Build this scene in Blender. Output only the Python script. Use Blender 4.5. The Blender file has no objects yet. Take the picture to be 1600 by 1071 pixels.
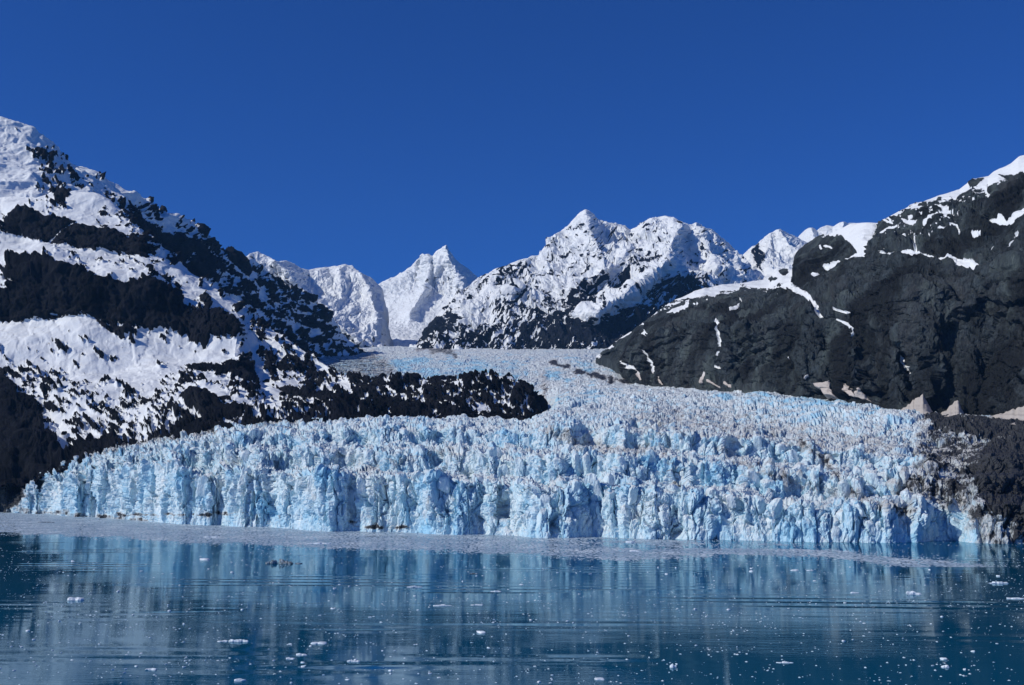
import bpy, math, time
import numpy as np
T0 = time.time()
R = math.radians
# ---------------------------------------------------------------- camera, sky, sun, exposure
F, HC = 1700.0, 60.0                       # focal length in photo pixels, eye height above the water (m)
PIT = math.atan(219.5 / F)
CP, SP = math.cos(PIT), math.sin(PIT)
sc = bpy.context.scene
cam = bpy.data.cameras.new("camera")
cam.sensor_width = 36.0
cam.lens = F / 1600 * 36
cam.clip_start = 1.0
cam.clip_end = 80000.0
camo = bpy.data.objects.new("camera", cam)
sc.collection.objects.link(camo)
camo.location = (0, 0, HC)
camo.rotation_euler = (math.pi / 2 + PIT, 0, 0)
sc.camera = camo

SUN = np.array([-0.75, -0.27, 0.61]); SUN = SUN / np.linalg.norm(SUN)
s_el = math.asin(SUN[2]); s_az = math.atan2(SUN[0], SUN[1]) % (2 * math.pi)
w = bpy.data.worlds.new("World"); sc.world = w; w.use_nodes = True
wn = w.node_tree.nodes; wl = w.node_tree.links
for n in list(wn): wn.remove(n)
sky = wn.new("ShaderNodeTexSky"); sky.sky_type = 'NISHITA'; sky.sun_disc = False
sky.sun_elevation = s_el; sky.sun_rotation = s_az
sky.altitude = 2500; sky.air_density = 1.0; sky.dust_density = 0.0; sky.ozone_density = 4.0
tint = wn.new("ShaderNodeMix"); tint.data_type = 'RGBA'; tint.blend_type = 'MULTIPLY'
tint.inputs[0].default_value = 1.0
tint.inputs[7].default_value = (0.115, 0.385, 0.93, 1)
bg = wn.new("ShaderNodeBackground"); bg.inputs[1].default_value = 0.10
wo = wn.new("ShaderNodeOutputWorld")
wl.new(sky.outputs[0], tint.inputs[6]); wl.new(tint.outputs[2], bg.inputs[0]); wl.new(bg.outputs[0], wo.inputs[0])

sl = bpy.data.lights.new("sun", 'SUN'); sl.energy = 3.5; sl.angle = R(0.5); sl.color = (1.0, 0.985, 0.92)
so = bpy.data.objects.new("sun", sl); sc.collection.objects.link(so)
from mathutils import Vector
so.rotation_euler = Vector(SUN).to_track_quat('Z', 'Y').to_euler()
so.location = (-3000, -2000, 4000)

sc.view_settings.view_transform = 'Standard'
sc.view_settings.look = 'None'
sc.view_settings.exposure = 0.0
sc.view_settings.gamma = 1.0
sc.render.engine = 'CYCLES'
sc.cycles.max_bounces = 6
sc.cycles.diffuse_bounces = 3
sc.cycles.glossy_bounces = 3
sc.cycles.use_denoising = True

# ---------------------------------------------------------------- photo pixel -> place
def unproj(x, y, D):
    v = 535.5 - y
    s = D / (F * CP - v * SP)
    return (x - 800) * s, D + 0 * s, HC + (F * SP + v * CP) * s
def y_from_z(z, D):
    q = (z - HC) / D
    return 535.5 - F * (q * CP - SP) / (CP + q * SP)
def ground(x, y):
    v = 535.5 - y
    yf, zf = F * CP - v * SP, F * SP + v * CP
    s = HC / -zf
    return (x - 800) * s, yf * s
def to_px(X, Y, Z):
    d = Y * CP + (Z - HC) * SP
    u = -Y * SP + (Z - HC) * CP
    return 800 + F * X / d, 535.5 - F * u / d

# ---------------------------------------------------------------- noise
_rs = np.random.RandomState(7)
_perm = _rs.permutation(256).astype(np.int32); _perm = np.concatenate([_perm, _perm, _perm])
_g = _rs.normal(size=(256, 3)).astype(np.float32); _g /= np.linalg.norm(_g, axis=1)[:, None]
def perlin(x, y, z=0.0):
    x = np.asarray(x, np.float32); y = np.asarray(y, np.float32); z = np.asarray(z, np.float32) + 0 * x
    xi = np.floor(x); yi = np.floor(y); zi = np.floor(z)
    xf, yf, zf = x - xi, y - yi, z - zi
    xi = xi.astype(np.int32) & 255; yi = yi.astype(np.int32) & 255; zi = zi.astype(np.int32) & 255
    u = xf * xf * xf * (xf * (xf * 6 - 15) + 10); v = yf * yf * yf * (yf * (yf * 6 - 15) + 10); t = zf * zf * zf * (zf * (zf * 6 - 15) + 10)
    A = [_perm[xi], _perm[(xi + 1) & 255]]
    out = 0
    for a in (0, 1):
        wx = u if a else 1 - u
        for b in (0, 1):
            wy = v if b else 1 - v
            B = _perm[(A[a] + yi + b) & 255]
            for c in (0, 1):
                wz = t if c else 1 - t
                g = _g[_perm[(B + zi + c) & 255]]
                out = out + wx * wy * wz * (g[..., 0] * (xf - a) + g[..., 1] * (yf - b) + g[..., 2] * (zf - c))
    return out * 1.6
def fbm(x, y, z=0.0, o=4, g=0.5, l=2.07):
    s, a, t = 0, 1.0, 0
    for i in range(o):
        s = s + a * perlin(x + 17.3 * i, y - 9.1 * i, z + 5.7 * i); t += a
        x = x * l; y = y * l; z = z * l; a *= g
    return s / t * 1.35
def ridged(x, y, z=0.0, o=4, g=0.5, l=2.07):
    s, a, t = 0, 1.0, 0
    for i in range(o):
        s = s + a * (1 - 2.2 * np.abs(perlin(x + 31.7 * i, y + 3.3 * i, z - 8.1 * i))); t += a
        x = x * l; y = y * l; z = z * l; a *= g
    return s / t
def _h(i, j, s):
    n = (i * 374761393 + j * 668265263 + s * 1274126177) & 0xffffffff
    n = ((n ^ (n >> 13)) * 1274126177) & 0xffffffff
    return ((n ^ (n >> 16)) & 0xffff).astype(np.float32) / 65535.0
def voronoi(u, v, seed=1, jit=0.9):
    u = np.asarray(u, np.float32); v = np.asarray(v, np.float32)
    ui = np.floor(u).astype(np.int64); vi = np.floor(v).astype(np.int64)
    f1 = np.full(u.shape, 9.0, np.float32); f2 = f1.copy()
    bi = ui.copy(); bj = vi.copy(); du = np.zeros_like(f1); dv = np.zeros_like(f1)
    for a in (-1, 0, 1):
        for b in (-1, 0, 1):
            ci, cj = ui + a, vi + b
            px = ci + 0.5 + jit * (_h(ci, cj, seed) - 0.5); py = cj + 0.5 + jit * (_h(ci, cj, seed + 11) - 0.5)
            dx = (u - px).astype(np.float32); dy = (v - py).astype(np.float32)
            d = np.sqrt(dx * dx + dy * dy)
            m = d < f1
            f2 = np.where(m, f1, np.minimum(f2, d)); f1 = np.where(m, d, f1)
            bi = np.where(m, ci, bi); bj = np.where(m, cj, bj); du = np.where(m, dx, du); dv = np.where(m, dy, dv)
    return f1, f2, bi, bj, du, dv
def sstep(a, b, x):
    t = np.clip((x - a) / (b - a), 0, 1)
    return t * t * (3 - 2 * t)
def ev(pts, x):
    if np.isscalar(pts): return np.full(np.shape(x), float(pts))
    p = np.array(pts, float)
    return np.interp(x, p[:, 0], p[:, 1])

# ---------------------------------------------------------------- distance to polygons / strokes, in photo pixels
def seg_dist(px, py, pts, closed=False):
    pts = list(pts) + ([pts[0]] if closed else [])
    d = np.full(px.shape, 1e9); ins = np.zeros(px.shape, bool)
    for (x0, y0), (x1, y1) in zip(pts[:-1], pts[1:]):
        dx, dy = x1 - x0, y1 - y0
        t = np.clip(((px - x0) * dx + (py - y0) * dy) / (dx * dx + dy * dy + 1e-9), 0, 1)
        d = np.minimum(d, np.hypot(px - x0 - t * dx, py - y0 - t * dy))
        if closed and y0 != y1:
            c = ((y0 > py) != (y1 > py)) & (px < dx * (py - y0) / dy + x0)
            ins ^= c
    return np.where(ins, d, -d) if closed else d
def paint(a, px, py, pts, target, jag, closed=True, width=3.0, soft=2.0):
    T = target if not np.isscalar(target) else np.full(px.shape, target)
    p = np.array(pts, float); m = width + 14
    idx = np.nonzero((px > p[:, 0].min() - m) & (px < p[:, 0].max() + m) & (py > p[:, 1].min() - m) & (py < p[:, 1].max() + m))
    if len(idx[0]) == 0: return
    d = seg_dist(px[idx], py[idx], pts, closed)
    sd = d if closed else width - d
    wgt = sstep(-soft, soft, sd + jag[idx])
    a[idx] = a[idx] * (1 - wgt) + T[idx] * wgt
def digits(rows, x0, y0, px, py, step=20):
    n = max(len(r) for r in rows)
    M = np.array([[int(c) for c in (r + r[-1] * (n - len(r)))] for r in rows], float)
    u = np.clip((px - x0) / step, 0, n - 1.001); v = np.clip((py - y0) / step, 0, len(rows) - 1.001)
    i = u.astype(int); j = v.astype(int); fu, fv = u - i, v - j
    return (M[j, i] * (1 - fu) * (1 - fv) + M[j, i + 1] * fu * (1 - fv) + M[j + 1, i] * (1 - fu) * fv + M[j + 1, i + 1] * fu * fv)
def rot(px, py, deg, la, lb):
    c, s = math.cos(R(deg)), math.sin(R(deg))
    return (px * c + py * s) / la, (-px * s + py * c) / lb

# ---------------------------------------------------------------- mesh helpers
def tag(o, label=None, cat=None, group=None, kind=None):
    if label: o["label"] = label
    if cat: o["category"] = cat
    if group: o["group"] = group
    if kind: o["kind"] = kind
    return o
def raw_mesh(name, co, faces4=None, faces3=None, smooth=True, attrs=None):
    me = bpy.data.meshes.new(name)
    co = np.ascontiguousarray(co, np.float32)
    me.vertices.add(len(co)); me.vertices.foreach_set("co", co.ravel())
    fs = []; tot = []
    if faces4 is not None and len(faces4): fs.append(faces4.ravel()); tot.append(np.full(len(faces4), 4))
    if faces3 is not None and len(faces3): fs.append(faces3.ravel()); tot.append(np.full(len(faces3), 3))
    idx = np.concatenate(fs).astype(np.int32); tot = np.concatenate(tot).astype(np.int32)
    st = np.concatenate([[0], np.cumsum(tot)[:-1]]).astype(np.int32)
    me.loops.add(len(idx)); me.loops.foreach_set("vertex_index", idx)
    me.polygons.add(len(tot)); me.polygons.foreach_set("loop_start", st); me.polygons.foreach_set("loop_total", tot)
    me.polygons.foreach_set("use_smooth", np.full(len(tot), smooth))
    for k, v in (attrs or {}).items():
        at = me.attributes.new(k, 'FLOAT', 'POINT'); at.data.foreach_set("value", np.ascontiguousarray(v, np.float32).ravel())
    me.update(calc_edges=True)
    return me
def link(name, me, mat=None, parent=None):
    o = bpy.data.objects.new(name, me); sc.collection.objects.link(o)
    if mat: me.materials.append(mat)
    if parent: o.parent = parent
    return o
def grid_faces(nj, ni):
    a = (np.arange(nj - 1)[:, None] * ni + np.arange(ni - 1)[None, :]).ravel()
    return np.stack([a, a + 1, a + ni + 1, a + ni], 1)
def normals(P):
    tu = np.gradient(P, axis=1); tv = np.gradient(P, axis=0)
    n = np.cross(tu, tv)
    n /= np.linalg.norm(n, axis=2)[..., None] + 1e-9
    return n
def blur(A, k, axis):
    for _ in range(k):
        B = A.copy(); sl0 = [slice(None)] * A.ndim; sl1 = sl0[:]; sl2 = sl0[:]
        sl0[axis] = slice(1, -1); sl1[axis] = slice(0, -2); sl2[axis] = slice(2, None)
        B[tuple(sl0)] = 0.5 * A[tuple(sl0)] + 0.25 * (A[tuple(sl1)] + A[tuple(sl2)])
        A = B
    return A
def sheet(x0, x1, nx, rows, segs, smooth_d=4, lo=None, hi=None):
    """rows: (y curve or ('z', value), D curve) from the foot up; returns pixel x, pixel y, distance on a fine grid"""
    # dense where the photo looks, coarse further round to the sides
    xs = np.concatenate([np.linspace(lo, x0, 50, endpoint=False) if lo is not None else np.zeros(0), np.linspace(x0, x1, nx), np.linspace(x1, hi, 51)[1:] if hi is not None else np.zeros(0)])
    Dk = [ev(r[1], xs) for r in rows]
    Yk = [y_from_z(r[0][1], D) if isinstance(r[0], tuple) and r[0][0] == 'z' else ev(r[0], xs) for r, D in zip(rows, Dk)]
    Y, D = [], []
    for k, n in enumerate(segs):
        t = np.linspace(0, 1, n, endpoint=False)[:, None]
        Y.append(Yk[k] * (1 - t) + Yk[k + 1] * t); D.append(Dk[k] * (1 - t) + Dk[k + 1] * t)
    Y.append(Yk[-1][None]); D.append(Dk[-1][None])
    Y = np.concatenate(Y); D = np.concatenate(D)
    D = blur(D, smooth_d, 0); D = blur(D, smooth_d, 1)
    X = np.broadcast_to(xs, Y.shape).copy()
    return X, Y, D
def world(X, Y, D):
    a, b, c = unproj(X, Y, D)
    return np.stack([a, b, c], 2)

# ---------------------------------------------------------------- materials
def mat_new(name):
    m = bpy.data.materials.new(name); m.use_nodes = True
    nt = m.node_tree
    for n in list(nt.nodes): nt.nodes.remove(n)
    out = nt.nodes.new("ShaderNodeOutputMaterial"); b = nt.nodes.new("ShaderNodeBsdfPrincipled")
    nt.links.new(b.outputs[0], out.inputs[0])
    return m, nt, b
def N(nt, t, **kw):
    n = nt.nodes.new(t)
    for k, v in kw.items(): setattr(n, k, v)
    return n
def noise_node(nt, scale, detail=4, rough=0.55, vec=None, sxyz=None):
    if vec is None:
        g = N(nt, "ShaderNodeNewGeometry"); vec = g.outputs["Position"]
    mp = N(nt, "ShaderNodeMapping"); mp.inputs["Scale"].default_value = sxyz or (scale,) * 3
    nt.links.new(vec, mp.inputs[0])
    n = N(nt, "ShaderNodeTexNoise"); n.inputs["Scale"].default_value = 1.0
    n.inputs["Detail"].default_value = detail; n.inputs["Roughness"].default_value = rough
    nt.links.new(mp.outputs[0], n.inputs["Vector"])
    return n.outputs["Fac"]
def ridge_node(nt, scale, sxyz=None):
    g = N(nt, "ShaderNodeNewGeometry")
    mp = N(nt, "ShaderNodeMapping"); mp.inputs["Scale"].default_value = sxyz or (scale,) * 3
    nt.links.new(g.outputs["Position"], mp.inputs[0])
    n = N(nt, "ShaderNodeTexNoise"); n.noise_type = 'RIDGED_MULTIFRACTAL'; n.normalize = False
    n.inputs["Scale"].default_value = 1.0; n.inputs["Detail"].default_value = 5; n.inputs["Roughness"].default_value = 0.55
    n.inputs["Offset"].default_value = 0.9; n.inputs["Gain"].default_value = 1.2
    nt.links.new(mp.outputs[0], n.inputs["Vector"])
    return n.outputs["Fac"]
def math_node(nt, op, a, b=None, c=None, clamp=False):
    n = N(nt, "ShaderNodeMath", operation=op); n.use_clamp = clamp
    for i, v in enumerate((a, b, c)):
        if v is None: continue
        if isinstance(v, (int, float)): n.inputs[i].default_value = v
        else: nt.links.new(v, n.inputs[i])
    return n.outputs[0]
def mixc(nt, f, a, b, mode='MIX'):
    n = N(nt, "ShaderNodeMix", data_type='RGBA', blend_type=mode)
    for i, v in ((0, f), (6, a), (7, b)):
        if isinstance(v, (int, float)): n.inputs[i].default_value = v
        elif isinstance(v, tuple): n.inputs[i].default_value = (*v, 1)
        else: nt.links.new(v, n.inputs[i])
    return n.outputs[2]
def mapr(nt, v, a, b, c=0.0, d=1.0, smooth=False):
    n = N(nt, "ShaderNodeMapRange"); n.interpolation_type = 'SMOOTHSTEP' if smooth else 'LINEAR'
    nt.links.new(v, n.inputs[0])
    for i, q in enumerate((a, b, c, d)): n.inputs[i + 1].default_value = q
    return n.outputs[0]
def attr(nt, name):
    n = N(nt, "ShaderNodeAttribute"); n.attribute_name = name
    return n.outputs["Fac"]
def bump(nt, bsdf, h, dist, strength=1.0, prev=None):
    n = N(nt, "ShaderNodeBump"); n.inputs["Distance"].default_value = dist; n.inputs["Strength"].default_value = strength
    nt.links.new(h, n.inputs["Height"])
    if prev is not None: nt.links.new(prev, n.inputs["Normal"])
    nt.links.new(n.outputs[0], bsdf.inputs["Normal"])
    return n.outputs[0]

def rock_snow(name, sc_m, rock_a, rock_b, snow=(0.80, 0.82, 0.83), edge=0.25, rock_bump=1.0, snow_bump=0.25, tint_c=None, ridge=0.35):
    """sc_m: metres of the fine breakup of the snow line"""
    m, nt, b = mat_new(name)
    a = attr(nt, "snow")
    n1 = noise_node(nt, 1.0 / sc_m, 5, 0.65)
    n1c = math_node(nt, 'MULTIPLY', math_node(nt, 'SUBTRACT', n1, 0.5), edge * 2)
    f = mapr(nt, math_node(nt, 'ADD', a, n1c), -0.04, 0.04, 0, 1, True)
    n2 = noise_node(nt, 0.25 / sc_m, 6, 0.7)
    n3 = noise_node(nt, 0.9 / sc_m, 6, 0.75, sxyz=(0.9 / sc_m, 0.9 / sc_m, 0.22 / sc_m))
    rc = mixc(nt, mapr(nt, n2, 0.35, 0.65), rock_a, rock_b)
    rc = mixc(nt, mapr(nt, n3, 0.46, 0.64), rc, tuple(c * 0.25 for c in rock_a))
    vs = N(nt, "ShaderNodeTexVoronoi"); vs.feature = 'F1'
    mv = N(nt, "ShaderNodeMapping"); mv.inputs["Scale"].default_value = (0.16 / sc_m, 0.16 / sc_m, 0.05 / sc_m)
    wp = N(nt, "ShaderNodeTexNoise"); wp.inputs["Scale"].default_value = 0.15 / sc_m; wp.inputs["Detail"].default_value = 4
    gp = N(nt, "ShaderNodeNewGeometry"); nt.links.new(gp.outputs["Position"], wp.inputs["Vector"])
    wm = N(nt, "ShaderNodeVectorMath", operation='MULTIPLY_ADD'); nt.links.new(wp.outputs["Color"], wm.inputs[0]); wm.inputs[1].default_value = (sc_m * 5,) * 3; nt.links.new(gp.outputs["Position"], wm.inputs[2])
    nt.links.new(wm.outputs[0], mv.inputs[0]); nt.links.new(mv.outputs[0], vs.inputs["Vector"]); vs.inputs["Scale"].default_value = 1.0
    sv = N(nt, "ShaderNodeSeparateColor"); nt.links.new(vs.outputs["Color"], sv.inputs[0])
    rc = mixc(nt, mapr(nt, sv.outputs[0], 0.2, 1.0, 0, .55), rc, tuple(c * 0.4 for c in rock_a))
    rc = mixc(nt, mapr(nt, sv.outputs[1], 0.75, 1.0, 0, .6), rc, tuple(c * 1.5 for c in rock_b))
    n4 = noise_node(nt, 1, 5, 0.7, sxyz=(0.12 / sc_m, 0.12 / sc_m, 0.035 / sc_m))
    rc = mixc(nt, mapr(nt, n4, 0.5, 0.68, 0, .8), rc, (rock_a[0] * 1.5, rock_a[1] * 1.45, rock_a[2] * 1.25))
    n5 = noise_node(nt, 1, 4, 0.6, sxyz=(0.05 / sc_m, 0.05 / sc_m, 0.02 / sc_m))
    rc = mixc(nt, mapr(nt, n5, 0.46, 0.60, 0, .85, True), rc, tuple(c * 0.30 for c in rock_b))
    scol = mixc(nt, mapr(nt, n2, 0.45, 0.75), snow, tuple(c * k for c, k in zip(snow, (0.94, 0.92, 0.91))))
    if tint_c: scol = mixc(nt, attr(nt, "dust"), scol, tint_c)
    nt.links.new(mixc(nt, f, rc, scol), b.inputs["Base Color"])
    b.inputs["Roughness"].default_value = 0.8
    b.inputs["Specular IOR Level"].default_value = 0.06
    hs = noise_node(nt, 0.35 / sc_m, 5, 0.6)
    rb = math_node(nt, 'MULTIPLY', n3, rock_bump)
    sb = math_node(nt, 'MULTIPLY', hs, snow_bump)
    mx = N(nt, "ShaderNodeMix", data_type='FLOAT'); nt.links.new(f, mx.inputs[0]); nt.links.new(rb, mx.inputs[2]); nt.links.new(sb, mx.inputs[3])
    h = math_node(nt, 'ADD', mx.outputs[0], math_node(nt, 'MULTIPLY', f, 0.05))
    h = math_node(nt, 'ADD', h, math_node(nt, 'MULTIPLY', ridge_node(nt, 0.22 / sc_m), 0.35 * ridge))
    bump(nt, b, h, sc_m * 1.2)
    return m
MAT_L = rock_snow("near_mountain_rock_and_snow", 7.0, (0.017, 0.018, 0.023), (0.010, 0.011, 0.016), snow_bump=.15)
MAT_R = rock_snow("cliff_rock_and_snow", 8.0, (0.145, 0.180, 0.195), (0.092, 0.094, 0.094), rock_bump=3.0, tint_c=(0.52, 0.44, 0.38))
MAT_F = rock_snow("far_mountain_rock_and_snow", 20.0, (0.022, 0.026, 0.038), (0.016, 0.02, 0.03), edge=0.35, snow_bump=.12, ridge=1.0)

def ice_mat(name, obj_space=False):
    m, nt, b = mat_new(name)
    g = N(nt, "ShaderNodeNewGeometry")
    pos = g.outputs["Position"]
    n1 = noise_node(nt, 1 / 30.0, 5, 0.65)
    n2 = noise_node(nt, 1 / 5.0, 5, 0.7, sxyz=(1 / 4.0, 1 / 4.0, 1 / 11.0))
    n3 = noise_node(nt, 1 / 1.6, 3, 0.7)
    sep = N(nt, "ShaderNodeSeparateXYZ"); nt.links.new(g.outputs["Normal"], sep.inputs[0])
    up = mapr(nt, sep.outputs[2], 0.25, 0.85)
    face = mixc(nt, mapr(nt, n1, 0.35, 0.65), (0.60, 0.78, 0.84), (0.79, 0.86, 0.88))
    face = mixc(nt, mapr(nt, n2, 0.5, 0.78), face, (0.36, 0.64, 0.80))
    if not obj_space:
        face = mixc(nt, math_node(nt, 'MULTIPLY', attr(nt, "blue"), .85), face, (0.25, 0.56, 0.77))
    top = mixc(nt, mapr(nt, n2, 0.35, 0.7), (0.80, 0.81, 0.80), (0.58, 0.58, 0.56))
    upf = math_node(nt, 'MULTIPLY', up, 0.75)
    if not obj_space:
        upf = math_node(nt, 'MULTIPLY', upf, mapr(nt, attr(nt, "blue"), 0.35, 0.9, 1.0, 0.1))
    col = mixc(nt, upf, face, top)
    if not obj_space:
        d = attr(nt, "dirt")
    else:
        d = N(nt, "ShaderNodeObjectInfo").outputs["Alpha"]
        v = N(nt, "ShaderNodeValue"); v.outputs[0].default_value = 1.0
        d = math_node(nt, 'SUBTRACT', v.outputs[0], d)
    # grime: broken up by noise, tan where thin and near black where thick
    dn = math_node(nt, 'ADD', d, math_node(nt, 'MULTIPLY', math_node(nt, 'SUBTRACT', n2, 0.5), 0.9))
    dn = math_node(nt, 'ADD', dn, math_node(nt, 'MULTIPLY', math_node(nt, 'SUBTRACT', n1, 0.5), 1.3))
    tan = mapr(nt, dn, 0.12, 0.45, 0, 0.6, True)
    col = mixc(nt, tan, col, (0.42, 0.37, 0.33))
    blk = mapr(nt, dn, 0.45, 0.62, 0, 0.96, True)
    col = mixc(nt, blk, col, (0.022, 0.022, 0.024))
    nt.links.new(col, b.inputs["Base Color"])
    b.inputs["Roughness"].default_value = 0.55
    b.inputs["Specular IOR Level"].default_value = 0.25
    h = math_node(nt, 'ADD', math_node(nt, 'MULTIPLY', n2, 0.9), math_node(nt, 'MULTIPLY', n3, 0.3))
    h = math_node(nt, 'ADD', h, math_node(nt, 'MULTIPLY', ridge_node(nt, 0, (1 / 14.0, 1 / 14.0, 1 / 26.0)), 0.7))
    for sc_, am in ((1 / 7.0, 0.8), (1 / 3.0, 0.4)):
        vo = N(nt, "ShaderNodeTexVoronoi"); vo.feature = 'F1'
        mp = N(nt, "ShaderNodeMapping"); mp.inputs["Scale"].default_value = (sc_, sc_, sc_ * 0.55)
        nt.links.new(pos, mp.inputs[0]); nt.links.new(mp.outputs[0], vo.inputs["Vector"]); vo.inputs["Scale"].default_value = 1.0
        h = math_node(nt, 'SUBTRACT', h, math_node(nt, 'MULTIPLY', vo.outputs["Distance"], am))
    bump(nt, b, h, 2.0)
    return m
MAT_ICE = ice_mat("glacier_ice")
MAT_BLOCK = ice_mat("serac_ice", True)

# ================================================================ AIR
def build_haze():
    m = bpy.data.materials.new("thin_blue_air"); m.use_nodes = True
    nt = m.node_tree
    for n in list(nt.nodes): nt.nodes.remove(n)
    out = nt.nodes.new("ShaderNodeOutputMaterial"); v = nt.nodes.new("ShaderNodeVolumePrincipled")
    v.inputs["Color"].default_value = (0.20, 0.52, 1.0, 1); v.inputs["Density"].default_value = 1.35e-5
    v.inputs["Anisotropy"].default_value = 0.0
    nt.links.new(v.outputs[0], out.inputs["Volume"])
    x0, x1, y0, y1, z0, z1 = -12000, 12000, -4000, 18000, -400, 4600
    co = np.array([(x, y, z) for z in (z0, z1) for y in (y0, y1) for x in (x0, x1)], float)
    f = np.array([[0, 2, 3, 1], [4, 5, 7, 6], [0, 1, 5, 4], [2, 6, 7, 3], [0, 4, 6, 2], [1, 3, 7, 5]])
    o = link("haze", raw_mesh("haze", co, f, smooth=False), m)
    tag(o, "thin clear blue air between the bay and the far mountains", kind="stuff")
build_haze()

# ================================================================ WATER
def build_water():
    m, nt, b = mat_new("sea_water")
    b.inputs["Base Color"].default_value = (0.002, 0.084, 0.165, 1)
    b.inputs["Roughness"].default_value = 1.0
    b.inputs["Specular IOR Level"].default_value = 0.0
    gl = N(nt, "ShaderNodeBsdfGlossy"); gl.inputs["Color"].default_value = (0.56, 0.74, 0.82, 1); gl.inputs["Roughness"].default_value = 0.035
    fr = N(nt, "ShaderNodeFresnel"); fr.inputs[0].default_value = 1.33
    mix = N(nt, "ShaderNodeMixShader")
    out = [n for n in nt.nodes if n.type == 'OUTPUT_MATERIAL'][0]
    nt.links.new(fr.outputs[0], mix.inputs[0]); nt.links.new(b.outputs[0], mix.inputs[1]); nt.links.new(gl.outputs[0], mix.inputs[2]); nt.links.new(mix.outputs[0], out.inputs[0])
    g = N(nt, "ShaderNodeNewGeometry").outputs["Position"]
    fine = noise_node(nt, 1, 4, 0.6, sxyz=(0.09, 0.34, 1))
    mid = noise_node(nt, 1, 2, 0.5, sxyz=(0.010, 0.030, 1))
    wv = N(nt, "ShaderNodeTexWave", wave_type='RINGS', rings_direction='Z', wave_profile='SIN')
    mp = N(nt, "ShaderNodeMapping"); mp.inputs["Location"].default_value = (3.2, 22, 0); mp.inputs["Scale"].default_value = (0.010, 0.022, 1)
    nt.links.new(g, mp.inputs[0]); nt.links.new(mp.outputs[0], wv.inputs["Vector"])
    wv.inputs["Scale"].default_value = 0.7; wv.inputs["Distortion"].default_value = 1.6
    wv.inputs["Detail"].default_value = 2.0; wv.inputs["Detail Scale"].default_value = 0.9
    patch = mapr(nt, noise_node(nt, 1, 2, 0.5, sxyz=(0.0045, 0.010, 1)), 0.48, 0.70, 0.0, 1.0, True)
    rough_p = mapr(nt, noise_node(nt, 1, 3, 0.5, sxyz=(0.006, 0.014, 1)), 0.42, 0.65, 0.25, 1.0, True)
    h = math_node(nt, 'MULTIPLY', math_node(nt, 'MULTIPLY', wv.outputs["Fac"], patch), 0.22)
    h = math_node(nt, 'ADD', h, math_node(nt, 'MULTIPLY', mid, 0.13))
    h = math_node(nt, 'ADD', h, math_node(nt, 'MULTIPLY', math_node(nt, 'MULTIPLY', fine, rough_p), 0.06))
    n = N(nt, "ShaderNodeBump"); n.inputs["Distance"].default_value = 1.0
    nt.links.new(h, n.inputs["Height"])
    for q in (b.inputs["Normal"], gl.inputs["Normal"], fr.inputs["Normal"]): nt.links.new(n.outputs[0], q)
    S = 9000
    co = np.array([(-S, -3000, 0), (S, -3000, 0), (S, 6000, 0), (-S, 6000, 0)], float)
    o = link("water", raw_mesh("water", co, np.array([[0, 1, 2, 3]]), smooth=False), m)
    tag(o, "dark blue calm bay water mirroring the glacier front", kind="structure")
build_water()

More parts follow.
